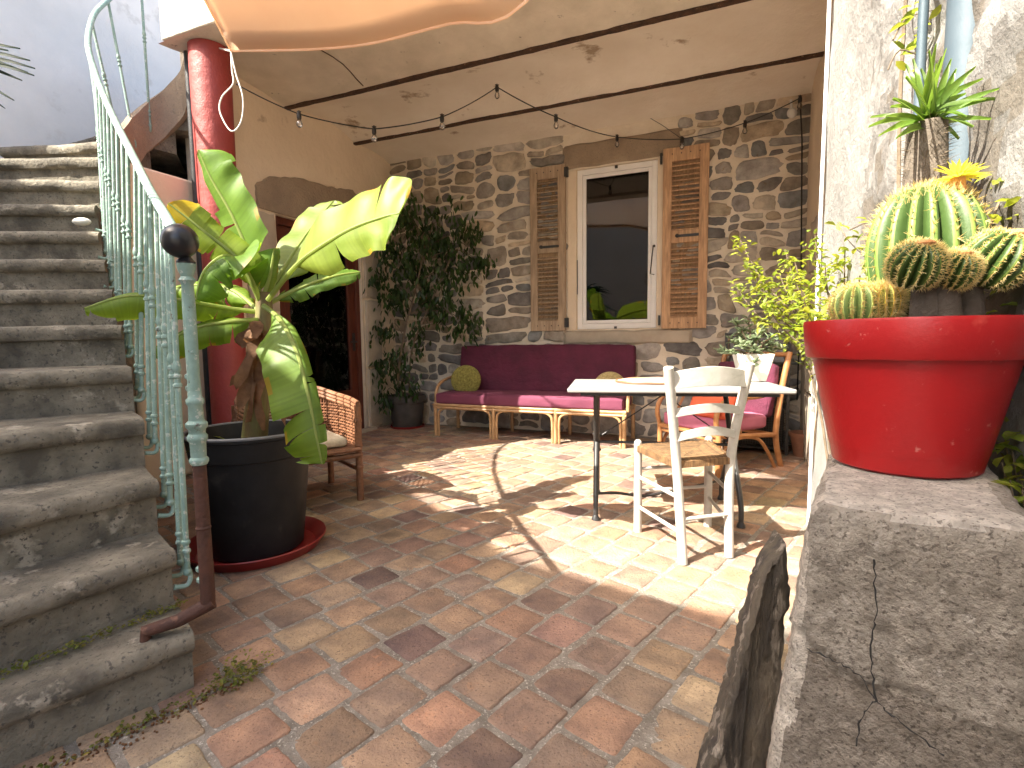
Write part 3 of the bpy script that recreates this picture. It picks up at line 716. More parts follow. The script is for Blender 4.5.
ns2 = len(sp_); mb.add([strg(i, j) for i in range(ns2) for j in range(5)], [(i*5+j, i*5+j+1, (i+1)*5+j+1, (i+1)*5+j) for i in range(ns2-1) for j in range(4)])
mb.build('stringer', M['dressed'], ss); mb = MB()
mb.sphere(G(82,225,1.67)+ZV*.018, .05, 14, 8, (1,.5,.42)); tag(mb.build('pebble', M['pebble']), 'small white stone lying on a middle stair by the railing', 'stone')

# ------------------------------------------------------------------ railing
rl = thing('stair_railing', 'pale green iron stair railing with rusty lower post and black ball finial', 'railing', tuple(V(-.9,1.46,0)))
hp = [(182,246,1.45),(165,215,1.75),(150,190,2.05),(130,150,2.45),(110,110,2.85),(95,72,3.2),(88,42,3.45),(94,15,3.7),(108,0,3.9),(125,-15,4.05),(150,-35,4.13),(180,-40,4.0)]
hpts = spline([D(*q) for q in hp], 8)
mb = MB(); mb.tube(hpts, .017, 12, flat=.8); mb.build('handrail', M['verdigris'], rl)
def hand_at(p):
    best = min(hpts, key=lambda q: (q.x-p.x)**2+(q.y-p.y)**2); return best
path = [V(Rk[k][0], Rk[k][1], RZ*k) for k in range(1, 17)]
feet = []
for i in range(1, len(path)-1):
    a, b_ = path[i], path[i+1]
    d = (b_-a); out = V(d.y, -d.x, 0).normalized()
    if i+1 <= 11:
        feet.append((a - V(d.x, d.y, 0)*-.18 + out*.035, a.z, out)); feet.append((a + V(d.x, d.y, 0)*.68 + out*.035, a.z, out))
    else: feet.append((a + V(d.x, d.y, 0)*.3 + out*.035, a.z, out))
extra = [(D(204, 560, 1.475), 0, None)]
for (p, z, out) in feet:
    q = hand_at(p); foot = V(p.x, p.y, z-.10); top = V(p.x, p.y, q.z-.01)
    if i+1 > 11: pass
    mb = MB()
    L = top.z-foot.z
    tp = V(q.x, q.y, q.z-.01)
    mb.tube([foot, lerp(foot, tp, .5), tp], .009, 8)
    for h in (.07, .10, L*.55, L*.55+.03):
        c = lerp(foot, tp, h/L); mb.lathe(c, [(.008,-.009),(.013,-.004),(.013,.004),(.008,.009)], 10)
    c = lerp(foot, tp, .57*1); mb.lathe(lerp(foot, tp, (L*.55+.06)/L), [(.008,-.02),(.013,-.008),(.012,.006),(.008,.02)], 10)
    mb.tube(spline([foot+ZV*.02, foot-ZV*.02+out*.008, foot-ZV*.045-out*.004, foot-ZV*.04-out*.04], 4), [.0078]*12+[.010], 8)
    mb.sphere(foot+ZV*.0, .014, 8, 6)
    mb.build('baluster', M['verdigris'], rl)
# newel
nt_ = D(186, 262, 1.45); nb = D(209, 612, 1.47)
def np_(t): return lerp(nb, nt_, t)
mb = MB(); axn = (nt_-nb).normalized(); Ln_ = (nt_-nb).length
mid = D(197, 458, 1.455)
t0 = (mid-nb).length
prof = [(.021,t0-.02),(.025,t0-.012),(.025,t0-.004),(.020,t0+.002),(.021,t0+.045),(.026,t0+.052),(.026,t0+.064),(.021,t0+.07),(.022,t0+.082),(.028,t0+.09),(.028,t0+.1),(.020,t0+.108),(.0185,t0+.15),(.023,t0+.157),(.023,t0+.168),(.0175,t0+.175),(.017,t0+.2),
        (.016,t0+.23),(.0165,t0+.35),(.0165,Ln_-.12),(.015,Ln_-.06),(.022,Ln_-.05),(.015,Ln_-.04),(.022,Ln_-.02),(.024,Ln_-.005),(.012,Ln_)]
mb.lathe(nb, prof, 20, axn); mb.build('newel_post', M['verdigris'], rl)
mb = MB(); bl = D(180, 241, 1.44); mb.sphere(bl, .046, 24, 16); mb.lathe(nt_, [(.022,-.01),(.024,.0),(.014,.012),(.013,.03)], 16, axn); mb.build('ball_finial', M['blackball'], rl)
mb = MB(); fe = G(146, 638, .188)
mb.tube([nb+axn*(t0-.01), nb+axn*.3, nb+axn*.06, nb+V(-.003,0,.02)], [.0175,.0185,.02,.021], 14)
mb.tube([nb+V(.012,.004,.03), lerp(nb, fe, .5)+ZV*.012, fe+ZV*.02, fe-ZV*.02], [.0205,.019,.018,.018], 14)
mb.lathe(nb+axn*.26, [(.0185,-.006),(.021,0),(.0185,.006)], 14, axn)
mb.build('rusty_post', M['rust'], rl)
mb = MB(); r0_ = D(203, 585, 1.53); r1_ = D(187, 300, 1.53); mb.tube([r0_, lerp(r0_, r1_, .4)], .007, 8); mb.build('brace_rod', M['rust'], rl)
mb = MB(); mb.tube([lerp(r0_, r1_, .4), r1_, D(181,255,1.53)], .007, 8)
for t in (.02,.06,.7,.74): mb.lathe(lerp(r0_, r1_, t), [(.008,-.012),(.017,-.004),(.017,.006),(.008,.012)], 10)
mb.build('baluster', M['verdigris'], rl)

# ------------------------------------------------------------------ parapet block, slate slab
pp = V(.57,.82,0).normalized(); qq = V(.82,-.57,0).normalized()
pa_ = thing('parapet_block', 'massive pitted grey stone parapet block carrying the red cactus pot', 'stone block', (.5,.75,0))
mb = MB()
def parapet():
    # rings from top to bottom; superellipse footprint in (p,q)
    ZT = .815; top = []
    vs = []; ns = 260; levels = []
    zs = [ZT+.002, ZT, ZT-.003, ZT-.009, ZT-.018, ZT-.04] + [ZT-.05-.0088*i for i in range(1, 88)] + [-.02]
    ins = [.12, .03, .012, .005, .001, 0] + [0]*90
    for li, z in enumerate(zs):
        bat = max(0, (ZT-z))*.12
        q0 = -.056 - bat*1.0; q1 = .166; p0 = .725 - bat*.15; p1 = 1.17
        cx, cy = (p0+p1)/2, (q0+q1)/2; hx, hy = (p1-p0)/2 - ins[li], (q1-q0)/2 - ins[li]
        for k in range(ns):
            a = 2*math.pi*k/ns; c, s_ = math.cos(a), math.sin(a); ex = 14
            q = (abs(c)**ex+abs(s_)**ex)**(-1/ex)
            P = pp*(cx+c*q*hx) + qq*(cy+s_*q*hy)
            nn = (P - (pp*cx+qq*cy)).normalized()
            d = .009*noise.noise(V(P.x*6, P.y*6, z*6)) + .004*noise.noise(V(P.x*25, P.y*25, z*25)) + .0025*noise.noise(V(P.x*70, P.y*70, z*70))
            crk = -.003*noise.noise(V(P.x*40, P.y*40, z*40)) - .002*noise.noise(V(P.x*160, P.y*160, z*160))
            ll = z + .35*(P.x-.45) + .05*noise.noise(V(P.x*9, P.y*9, z*9))
            if ll < .60: crk += .007
            P = P + nn*(d-crk)
            vs.append(V(P.x, P.y, z + (.004*noise.noise(V(P.x*8, P.y*8, 0)))))
    n = len(zs); fs = [tuple(range(ns))]
    mb.add(vs, [])
    def colr(P):  # light and shade put into the colour: top and left lighter, front darker
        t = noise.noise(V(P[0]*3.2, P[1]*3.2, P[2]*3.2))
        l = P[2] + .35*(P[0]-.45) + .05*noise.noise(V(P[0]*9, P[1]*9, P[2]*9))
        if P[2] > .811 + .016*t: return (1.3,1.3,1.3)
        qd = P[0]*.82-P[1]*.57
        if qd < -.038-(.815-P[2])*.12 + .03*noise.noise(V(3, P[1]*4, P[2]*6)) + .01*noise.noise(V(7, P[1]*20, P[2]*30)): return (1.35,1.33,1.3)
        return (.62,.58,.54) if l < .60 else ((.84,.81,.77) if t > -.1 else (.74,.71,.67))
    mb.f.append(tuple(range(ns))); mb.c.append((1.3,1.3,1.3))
    for L in range(n-1):
        for k in range(ns):
            f = (L*ns+k, (L+1)*ns+k, (L+1)*ns+(k+1) % ns, L*ns+(k+1) % ns)
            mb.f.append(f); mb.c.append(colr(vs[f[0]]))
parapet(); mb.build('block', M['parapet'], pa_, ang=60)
mb = MB()
def frontpt(x, y):                   # on the near face of the block
    d = ray(x, y); n0 = pp; base = .719
    return CP + d*((base)/d.dot(n0)) - pp*.0
cr = [[(806,648),(838,662),(862,678),(876,700),(900,722),(945,755)], [(873,560),(876,610),(870,650),(876,700)], [(876,700),(862,718),(856,745)]]
for c in cr:
    cp_ = spline([frontpt(*q) for q in c], 8); cp_ = [p+V(ru(-1,1), ru(-1,1), ru(-1,1))*.0016 for p in cp_]; mb.tube(cp_, [ru(.0003,.0014) for p in cp_], 5)
mb.build('crack', M['dark'], pa_)

sb = thing('slate_slab', 'dark rough slab of slate leaning on the left side of the parapet block', 'stone slab', (.45,1.0,0))
mb = MB()
outl = [(789,545),(768,566),(758,590),(750,625),(743,655),(736,690),(728,722),(718,750),(706,780),(696,820),(756,830),(766,780),(774,730),(781,680),(787,630),(792,590)]
ctr = (762, 690)
def slabp(x, y, dd):                # the leaning slab plane
    t = (y-547)/270.0; Y = 1.06 - .02*t
    return D(x, y, Y) + V(.05, .22, 0)*dd
n_ = len(outl); dense = []
for i in range(n_):
    a, b_ = outl[i], outl[(i+1) % n_]
    for k in range(8): dense.append((lerp(a[0], b_[0], k/8)+ru(-1.2,1.2), lerp(a[1], b_[1], k/8)+ru(-1.2,1.2)))
vs = []; n2 = len(dense)
def shr(p, s): return (765+(p[0]-765)*s, p[1]) if True else p
for (s, dd) in ((1.0,.35),(1.0,.1),(.97,.0),(.6,-.02),(.25,.02)):
    for p in dense:
        x = lerp(748+ (690-p[1])*.14, p[0], s) + (0 if p[0] > 765+(690-p[1])*.1 else -2); q = slabp(x, lerp(ctr[1], p[1], 1-(1-s)*.12), dd)
        vs.append(q + V(0,-1,0)*(.03*noise.noise(V(q.x*14, 3, q.z*4)) + .012*noise.noise(V(q.x*50, 1, q.z*14))+.006*noise.noise(V(q.x*120, 1, q.z*40))))
fs = [(L*n2+k, L*n2+(k+1) % n2, (L+1)*n2+(k+1) % n2, (L+1)*n2+k) for L in range(4) for k in range(n2)]
fs += [tuple(range(n2-1,-1,-1)), tuple(4*n2+k for k in range(n2))]
mb.add(vs, fs); mb.build('slab', M['slab'], sb, ang=60)

# ------------------------------------------------------------------ red pot and cacti
pc = V(.620, .808, .816)
rp = thing('red_plant_pot', 'big glossy red round pot standing on the stone parapet block', 'plant pot', tuple(pc))
mb = MB(); mb.lathe(pc, [(r_*.925, z_*.965) for r_, z_ in [(.0,.0),(.098,.0),(.104,.004),(.138,.172),(.14,.176),(.150,.176),(.152,.179),(.157,.232),(.1555,.2365),(.149,.237),(.147,.232),(.14,.17),(.11,.03),(0,.03)]], 96, cap=False)
mb.build('pot', M['redpot'], rp, ang=30)
mb = MB(); mb.lathe(pc, [(.132,.205),(.0,.214)], 32, cap=False); mb.build('soil', M['soil'], rp)
def barrel(mb, ms, c, r, h, ribs, ax=ZV, tip=None, sp=1.0, col=(1,1,1), lean=0):
    ax = ax.normalized(); x = ax.cross(V(0,1,0)).normalized(); y = ax.cross(x); seg = ribs*6; rings = 20
    def pt(a, t, k=None):
        ph = t*math.pi; rr = math.sin(ph)**.75*r if t < .5 else (math.sin(ph)**.62)*r*(1-.12*(t-.5))
        m = abs(math.cos(a*ribs/2))**.8 if k is None else k
        rr *= (.76 + .26*m); z = h/2*(math.cos(ph)) - (.03*h if t < .04 else 0)
        return c + ax*z + x*(math.cos(a)*rr) + y*(math.sin(a)*rr)
    vs = [pt(2*math.pi*k/seg, i/rings) for i in range(rings+1) for k in range(seg)]
    o = len(mb.v); mb.v += [tuple(v) for v in vs]
    for i in range(rings):
        for k in range(seg):
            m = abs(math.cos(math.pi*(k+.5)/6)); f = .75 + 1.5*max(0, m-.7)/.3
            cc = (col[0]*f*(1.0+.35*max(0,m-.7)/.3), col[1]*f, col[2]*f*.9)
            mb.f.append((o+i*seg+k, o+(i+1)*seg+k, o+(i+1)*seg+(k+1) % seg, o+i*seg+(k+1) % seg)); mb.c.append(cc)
    for j in range(ribs):
        a = 2*math.pi*j/ribs
        na = 20
        for i in range(1, na):
            t = .03 + .80*i/na; p = pt(a, t, 1.0)
            nrm = (p-c).normalized()
            for q in range(5):
                d = (nrm + V(ru(-1,1), ru(-1,1), ru(-1,1))*.85).normalized(); L = ru(.007, .015)*sp
                s = d.orthogonal().normalized()*.0005
                s2 = d.cross(s).normalized()*.0005
                ms.add([p-s-s2, p+s-s2, p+s2, p+d*L], [(0,1,3),(1,2,3),(2,0,3)])
cg = thing('barrel_cactus', 'tall ribbed barrel cactus with yellow flower and three round pups in the red pot', 'cactus', (.622,.8,1.05))
mb = MB(); ms = MB(); cm = D(924, 254, .83)
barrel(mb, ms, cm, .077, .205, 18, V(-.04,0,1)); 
for i in range(420):
    a = ru(0, 6.283); t = ru(.0, .55); rr = .077*math.sin(t*1.6); p = cm + V(math.cos(a)*rr, math.sin(a)*rr, .1*math.cos(t*1.45)); d = (V(math.cos(a)*.8, math.sin(a)*.8, .9)+V(ru(-.6,.6), ru(-.6,.6), ru(-.2,.4))).normalized()
    s_ = d.orthogonal().normalized()*.0005; s2_ = d.cross(s_).normalized()*.0005; ms.add([p-s_-s2_, p+s_-s2_, p+s2_, p+d*ru(.01,.02)], [(0,1,3),(1,2,3),(2,0,3)])
stem = mb.build('stem', M['cactus'], cg, ang=80); ms.build('spines', M['spine'], stem, smooth=False)
for (x, y, Y, r, h, ax) in ((916, 265, .735, .0335, .064, V(-.05,-.6,1)), (956, 270, .73, .0265, .050, V(.05,-.6,1)), (995, 260, .745, .041, .078, V(.3,-.5,1))):
    mb = MB(); ms = MB(); barrel(mb, ms, D(x, y, Y), r, h, 17, ax, sp=.6, col=(.7,.75,.6)); pu = mb.build('pup', M['cactus'], cg, ang=80); ms.build('spines', M['spine'], pu, smooth=False)
    mb = MB(); q = D(x, y, Y) + ax.normalized()*(h*.49); mb.sphere(q, r*.36, 12, 8, (1,1,.45)); mb.build('wool_tip', M['tanwool'], pu)
mb = MB(); b0 = cm-ZV*.11
for (x, y, Y) in ((925,300,.76),(945,300,.75),(968,300,.77)): mb.tube([D(x,y-22,Y), D(x,y+16,Y)], [.016,.02], 10)
mb.build('woody_base', M['thorntrunk'], cg)
mb = MB(); q = cm + V(.0,0,.098); mb.sphere(q, .022, 14, 8, (1.2,1,.5)); mb.build('wool_tip', M['tanwool'], cg)
mb = MB(); fq = D(958, 178, .79)
for ring, (nn, el, L) in enumerate(((18,-.1,.040),(16,.35,.038),(12,.8,.030))):
    for k in range(nn):
        a = 2*math.pi*(k+ring*.4)/nn; d = V(math.cos(a)*math.cos(el), math.sin(a)*math.cos(el), math.sin(el))
        mb.leaf(fq, d+V(.2,-.25,.1), ZV, L*ru(.85,1.1), .006, .05, .2)
fl = mb.build('flower', M['yellow'], cg, smooth=False)
mb = MB(); mb.lathe(fq-ZV*.03, [(.007,0),(.011,.012),(.009,.03)], 12); mb.build('calyx', M['tanwool'], fl)
pcg = thing('small_cactus', 'small pale fuzzy green cactus at the left edge of the red pot', 'cactus', tuple(D(858,310,.78)))
mb = MB(); ms = MB(); barrel(mb, ms, D(856,305,.82), .034, .06, 15, ZV, sp=.8); s_ = mb.build('stem', M['cactuspale'], pcg, ang=80); ms.build('spines', M['spine'], s_, smooth=False)
mb = MB(); ms = MB(); barrel(mb, ms, D(886,302,.80), .022, .05, 13, ZV, sp=1.2, col=(1.3,.9,.6)); s_ = mb.build('stem', M['cactuspale'], pcg, ang=80); ms.build('spines', M['spine'], s_, smooth=False)

# ------------------------------------------------------------------ thorny trunk plant, downpipe, climber
tp_ = V(.775, 1.02, 0)
pl = thing('pachypodium', 'thorny thick trunk topped by a rosette of long narrow green leaves behind the cactus', 'succulent plant', tuple(tp_))
mb = MB(); base = D(925, 178, .9); tt = D(927, 124, .9)
mb.tube([V(base.x, base.y, 0), V(base.x, base.y, .8), base, tt], [.036,.034,.031,.028], 16); mb.build('trunk', M['thorntrunk'], pl)
ms = MB()
for i in range(420):
    t = ru(0, 1); a = ru(0, 6.283); p = lerp(V(base.x, base.y, 1.15), tt, t); d = V(math.cos(a), math.sin(a), ru(-.2,.4)).normalized(); p = p + d*.03
    s = d.orthogonal().normalized()*.0007; ms.add([p-s, p+s, p+d*ru(.012,.022), p+d.cross(s)], [(0,1,2),(1,3,2),(3,0,2)])
ms.build('thorns', M['bark'], pl, smooth=False)
mb = MB()
tips = [(998,90),(965,118),(878,137),(885,118),(892,100),(905,78),(912,60),(935,45),(955,70),(975,68),(940,58),(990,120),(900,130),(920,70),(950,60),(868,128),(965,95),(928,52),(1000,100),(895,140),(958,140),(945,50),(915,85),(982,80),(870,118),(935,65),(972,128),(985,100),(905,66),(925,80),(950,85),(890,108)]
for i, (x, y) in enumerate(tips):
    k = ru(.7, 1.25); mb.cur = (k, k, k*.9); Y = .9 + ru(-.1, .07)
    a = tt + V(ru(-.012,.012), ru(-.012,.012), ru(-.005,.012)); b_ = D(x, y, Y); dv = b_-a
    side = dv.cross(V(0,-1,.3)).normalized(); n3 = 7; vs = []
    for q in range(n3):
        t = q/(n3-1); w_ = .0058*math.sin(math.pi*(.12+.88*t)**.8)+.0008; p = lerp(a, b_, t) + ZV*.006*math.sin(math.pi*t)
        vs += [p+side*w_+V(0,-.003,.002), p, p-side*w_+V(0,-.003,.002)]
    mb.add(vs, [(3*q+j, 3*q+j+1, 3*q+j+4, 3*q+j+3) for q in range(n3-1) for j in (0,1)])
mb.build('leaf_rosette', M['strap'], pl, ang=80)

dp = thing('downpipe', 'grey zinc rain downpipe fixed to the white stucco wall at the right', 'downpipe', tuple(W(.33, 1.2, 0)))
mb = MB(); pw = W(.345, 1.245, 0); pw = D(966, 100, 1.0); pw = V(pw.x, pw.y, 0); mb.tube([pw, pw+ZV*4.2], .036, 28); mb.build('pipe', M['zinc'], dp)
mb = MB()
for z in (2.1, 3.2):
    mb = MB(); mb.lathe(pw+ZV*z, [(.0375,-.012),(.042,-.01),(.042,.01),(.0375,.012)], 28); mb.build('collar', M['zinc'], dp)

mb = MB(); p2 = W(.355, 1.345, 0); mb.tube([p2+ZV*.4, p2+ZV*4.2], .009, 12)
tag(mb.build('cable_duct', M['zinc']), 'thin pale pipe running up the stucco wall just left of the downpipe', 'pipe')

def twig_plant(name, label, cat, root, branches, matl, leafL, leafW, n_per, groupw=None, seed=3, tintr=(.7,1.3), barkm=None, up=V(0,0,1), sr=.006):
    random.seed(seed)
    t = thing(name, label, cat, tuple(root))
    for b_ in branches:
        mb = MB(); mb.tube(spline(b_, 4), [sr*(1-.7*i/(len(spline(b_,4))-1)) for i in range(len(spline(b_,4)))], 6); mb.build('stem', barkm or M['bark'], t)
    mb = MB()
    for b_ in branches:
        sp = spline(b_, 10)
        for i in range(n_per):
            q = int(ru(.35, 1)*(len(sp)-1)); p = sp[q]
            d = V(ru(-1,1), ru(-1,1), ru(-.5,.7)).normalized(); k = ru(*tintr); mb.cur = (k*ru(.9,1.25), k, k*.8)
            L = leafL*ru(.6,1.2); off = V(ru(-1,1), ru(-1,1), ru(-1,1))*leafL*.9
            mb.leaf(p+off, d, up+V(ru(-.5,.5), ru(-.5,.5), 0), L, L*leafW, ru(0,.3), .2)
    mb.build('foliage', matl, t, ang=80)
    return t
rt = V(1.35, 2.05, 0)
br = []
random.seed(11)
for (x, y, Y) in ((735,285,2.3),(748,262,2.2),(765,300,2.1),(785,250,2.1),(800,285,1.9),(815,235,2.0),(830,300,1.6),(845,250,1.8),(780,275,2.2),(825,265,1.8),(740,240,2.2),(860,275,1.5),(812,318,1.6),(758,282,2.2),(795,262,2.0)):
    e_ = D(x, y, Y); br.append([rt, lerp(rt, e_, .4)+V(.05,0,.35), lerp(rt, e_, .8)+V(0,0,.12), e_])
twig_plant('shrub', 'bright yellow green leafy shrub spreading behind the left side of the red pot', 'shrub', rt, br, M['lime'], .034, .5, 95, seed=5)
cl0 = W(.33, 1.5, 0); br = []
for pts_ in ([(893,40),(905,20),(925,12),(950,8)], [(888,70),(900,50),(925,55),(940,30)], [(850,230),(870,222),(890,228),(905,250)], [(838,222),(848,240),(870,262)], [(985,245),(1000,200),(1018,180),(1030,170)], [(990,240),(1010,225),(1030,215)], [(1000,280),(1015,262),(1030,250)],[(985,300),(1005,290),(1028,296)]):
    Y = (1.5 if pts_[0][1] > 200 else 1.18) if pts_[0][0] < 930 else .80
    b_ = [D(x, y, Y+ru(-.05,.05)) for (x, y) in pts_]; br.append(b_)
tw = twig_plant('climbing_plant', 'thin climbing stems with sparse green leaves against the white stucco wall', 'climbing plant', W(.3,1.3,0), br, M['lime'], .034, .5, 16, seed=8, sr=.0022)
mb = MB(); mb.tube(spline([W(.36,1.42,0), W(.37,1.44,.8), W(.36,1.5,1.6), W(.365,1.45,2.3)], 6), .004, 6); mb.tube(spline([W(.36,1.42,0), W(.35,1.2,.7), W(.3,.98,1.2)], 6), .004, 6); mb.build('main_stem', M['bark'], tw)
rt = V(.74, .70, 0); br = []; random.seed(4)
for (x, y, Y) in ((1002,462,.76),(1012,450,.75),(1010,480,.72),(1022,490,.7),(1000,410,.8),(1008,395,.78),(1018,410,.76),(1024,440,.72),(1005,440,.78),(1030,470,.7),(1020,470,.74)):
    e_ = D(x, y, Y); br.append([rt, lerp(rt, e_, .5)+V(.03,0,.12), e_])
twig_plant('bush', 'low green bush growing at the foot of the wall right of the parapet block', 'shrub', rt, br, M['lime'], .030, .55, 34, seed=6, tintr=(.5,1.1), sr=.003)

# palm leaves at the upper left
pr_ = V(-2.22, 1.9, RZ*5)
pm = thing('palm_plant', 'dark narrow palm leaves reaching in at the upper left edge before the pale wall', 'palm', tuple(pr_))
mb = MB(); mb.lathe(pr_, [(.07,0),(.1,.16),(.105,.17),(.095,.17),(.09,.14),(0,.14)], 24, cap=False); mb.build('pot', M['terra'], pm)
cr_ = V(-2.1, 1.85, 1.95); mb = MB(); mb.tube([pr_+ZV*.13, pr_+V(.05,0,.5), cr_], [.03,.028,.022], 10); mb.build('trunk', M['bark'], pm)
mb = MB()
for (x, y) in ((35,68),(30,60),(22,80),(14,100),(28,72),(8,50),(-10,30),(-40,20),(-60,60),(-90,30),(-100,80),(5,108),(20,48),(-130,60),(34,75),(12,66)):
    b_ = D(x, y, 1.75+ru(-.1,.1)); k = 1; a = cr_; dv = b_-a; side = dv.cross(V(0,-1,.2)).normalized(); vs = []
    for q in range(7):
        t = q/6; p = lerp(a, b_, t)+ZV*.05*math.sin(math.pi*t); w_ = .011*math.sin(math.pi*(.1+.9*t))+.0006; vs += [p+side*w_, p+V(0,.002,-.003), p-side*w_]
    mb.add(vs, [(3*q+j, 3*q+j+1, 3*q+j+4, 3*q+j+3) for q in range(6) for j in (0,1)])
mb.build('fronds', M['darkstrap'], pm, ang=80)

# ------------------------------------------------------------------ banana plant, black pot, saucer
bp_ = V(-1.285, 2.52, 0)
sc_ = thing('plant_saucer', 'wide dark red plastic saucer under the big black pot', 'saucer', tuple(bp_))
mb = MB(); mb.lathe(bp_, [(0,.004),(.27,.004),(.315,.05),(.322,.055),(.325,.05),(.29,.0),(0,.0)][::-1], 64, cap=False); mb.build('dish', M['redsaucer'], sc_)
bpz = bp_ + ZV*.008
po = thing('black_plant_pot', 'large matt black round pot holding the banana plant', 'plant pot', tuple(bpz))
mb = MB(); mb.lathe(bpz, [(0,0),(.205,0),(.215,.01),(.262,.47),(.272,.475),(.285,.565),(.294,.57),(.295,.585),(.28,.588),(.27,.56),(.25,.45),(0,.45)], 72, cap=False); mb.build('pot', M['blackpot'], po, ang=30)
mb = MB(); mb.lathe(bpz, [(.285,.582),(.297,.583),(.298,.59),(.292,.596),(.283,.594),(.279,.585)], 72, cap=False); mb.build('rim', M['greybox'], po)
mb = MB(); mb.grid(lambda u, v: bpz + V(math.cos(u*6.2832)*v*.27, math.sin(u*6.2832)*v*.27, .5+.02*noise.noise(V(u*6, v*6, 0))), 40, 10); mb.build('soil', M['soil'], po)
bn = thing('banana_plant', 'banana plant with big torn bright green leaves growing in the black pot', 'banana plant', tuple(bp_+ZV*.5))
BY = 2.5
mb = MB(); tpts = [bp_+ZV*.48, D(258,400,BY), D(262,350,BY), D(264,318,BY), D(264,292,BY)]
mb.tube(spline(tpts, 6), [.062-.0012*i for i in range(25)], 18)
mb.build('pseudostem', M['bananatrunk'], bn)
def bleaf(mid, wmax, hint, seed, tears=6, foldL=.25, foldR=.25, wl=1.0, wr=1.0, col=(1,1,1), tipfrac=.12, stalk=.12, droopy=.0, tint_tip=None):
    random.seed(seed)
    sp = spline([D(*q) for q in mid], 14); n = len(sp)-1
    mb = MB()
    def P(u):
        x = u*n; i = min(int(x), n-1); return lerp(sp[i], sp[i+1], x-i)
    def prof(u):
        if u < stalk: return 0.02
        t = (u-stalk)/(1-stalk); return (min(1, t/.16)**.7)*(1 if t < .72 else max(0, 1-((t-.72)/.28)**2.2))**.7
    for sd, fold, ws in ((1, foldL, wl), (-1, foldR, wr)):
        cuts = sorted([stalk] + [ru(stalk+.05, .97) for _ in range(tears)] + [1.0])
        for ci in range(len(cuts)-1):
            u0, u1 = cuts[ci], cuts[ci+1]
            if u1-u0 < .012: continue
            nu = max(4, int((u1-u0)*100)); vein = [ru(-.09,.07) for _ in range(nu)]; nv = 7; dr = fold + ru(-.1, .22) + droopy; gap = ru(.0, .22)*min(1,(u1-u0)*4); shift = ru(-.05,.05)
            k = ru(.88, 1.12)
            vs = []
            for i in range(nu+1):
                for j in range(nv+1):
                    v = j/nv; uc = (u0+u1)/2; uu = lerp(u0, u1, i/nu); uu2 = uc + (uu-uc)*(1-gap*v**2.5) + shift*v*v*.5
                    uu2 = max(0, min(1, uu2)); p = P(uu); tg = (P(min(1, uu+.02))-P(max(0, uu-.02))).normalized()
                    side = tg.cross(hint).normalized()*sd; nn = side.cross(tg).normalized()*sd
                    # v-direction swept a little towards the tip
                    w_ = wmax*ws*prof(uu)
                    lat = side*math.cos(dr*v*1.6) - nn*math.sin(dr*v*1.6)
                    q = p + lat*(w_*v) + tg*(w_*v*.18) + tg*((uu2-uu)*(sp[-1]-sp[0]).length)
                    q = q + nn*(.005*math.sin(uu*34+seed+sd)*v*w_/.12) + nn*(.02*noise.noise(V(uu*5+seed, v*2, sd)))*v
                    vs.append(q)
            o = len(mb.v); mb.v += [tuple(v) for v in vs]
            for i in range(nu):
                for j in range(nv):
                    uu = lerp(u0, u1, (i+.5)/nu); st_ = 1 + vein[i]
                    e_ = (j+.5)/nv
                    c = (col[0]*k*st_, col[1]*k*st_, col[2]*k*st_)
                    if e_ > .86 and noise.noise(V(uu*9, seed, sd)) > .3: c = (2.0*col[0], .9*col[1], .8*col[2])
                    if tint_tip and uu > .8: c = tint_tip
                    f = (o+i*(nv+1)+j, o+(i+1)*(nv+1)+j, o+(i+1)*(nv+1)+j+1, o+i*(nv+1)+j+1)
                    mb.f.append(f if sd < 0 else f[::-1]); mb.c.append(c)
    lf = mb.build('leaf', M['banana'], bn, ang=80)
    mr = MB(); mr.tube(sp, [.011*(1-.85*i/n)+.0015 for i in range(n+1)], 8); mr.build('midrib', M['bananarib'], lf)
hc = V(0,-1,.15)
bleaf([(262,305,2.5),(252,262,2.5),(232,215,2.5),(212,180,2.5),(198,150,2.5)], .135, V(-.5,-.85,.3), 1, 3, .2, .2, 1.0, .85, (.8,.95,.8))
bleaf([(266,300,2.5),(284,268,2.62),(308,232,2.78),(333,201,2.92)], .13, V(-.25,-1,.2), 2, 2, .05, .15, .9, 1.1, (1.0,.92,1.0))
bleaf([(268,300,2.46),(300,262,2.36),(345,232,2.22),(380,218,2.12),(400,213,2.06)], .155, V(-.15,-1,.3), 3, 1, .05, .12, .85, 1.15, (1.2,1.08,1.0), stalk=.22)
bleaf([(268,304,2.52),(300,288,2.56),(335,276,2.62),(360,272,2.68)], .085, V(0,-.8,.6), 4, 7, .3, .3, .7, 1, (.5,.62,.5))
bleaf([(264,306,2.42),(280,320,2.3),(296,350,2.2),(308,395,2.14),(316,435,2.1),(322,464,2.1)], .125, V(.2,-1,.1), 5, 7, .2, .3, 1.3, .35, (.72,.82,.62), stalk=.1)
bleaf([(260,302,2.5),(240,262,2.44),(205,232,2.4),(168,203,2.36)], .09, V(-.3,-.9,.5), 6, 6, .25, .25, 1, 1, (1.1,1.0,.6), tint_tip=(2.4,1.2,.4))
bleaf([(258,312,2.5),(225,308,2.42),(180,300,2.3),(130,296,2.2),(85,308,2.12)], .12, V(.0,-.75,.65), 7, 10, .3, .9, .5, 1.0, (1.0,.98,.7), droopy=.1)
bleaf([(262,300,2.5),(270,275,2.5),(274,248,2.5)], .035, V(0,-1,.1), 8, 0, .5, .5, 1, 1, (1.1,1.05,.9))
bleaf([(260,302,2.48),(246,268,2.4),(225,256,2.3),(204,272,2.24),(196,300,2.22)], .12, V(-.4,-.8,.5), 9, 8, .5, .6, 1, 1, (.6,.72,.45))
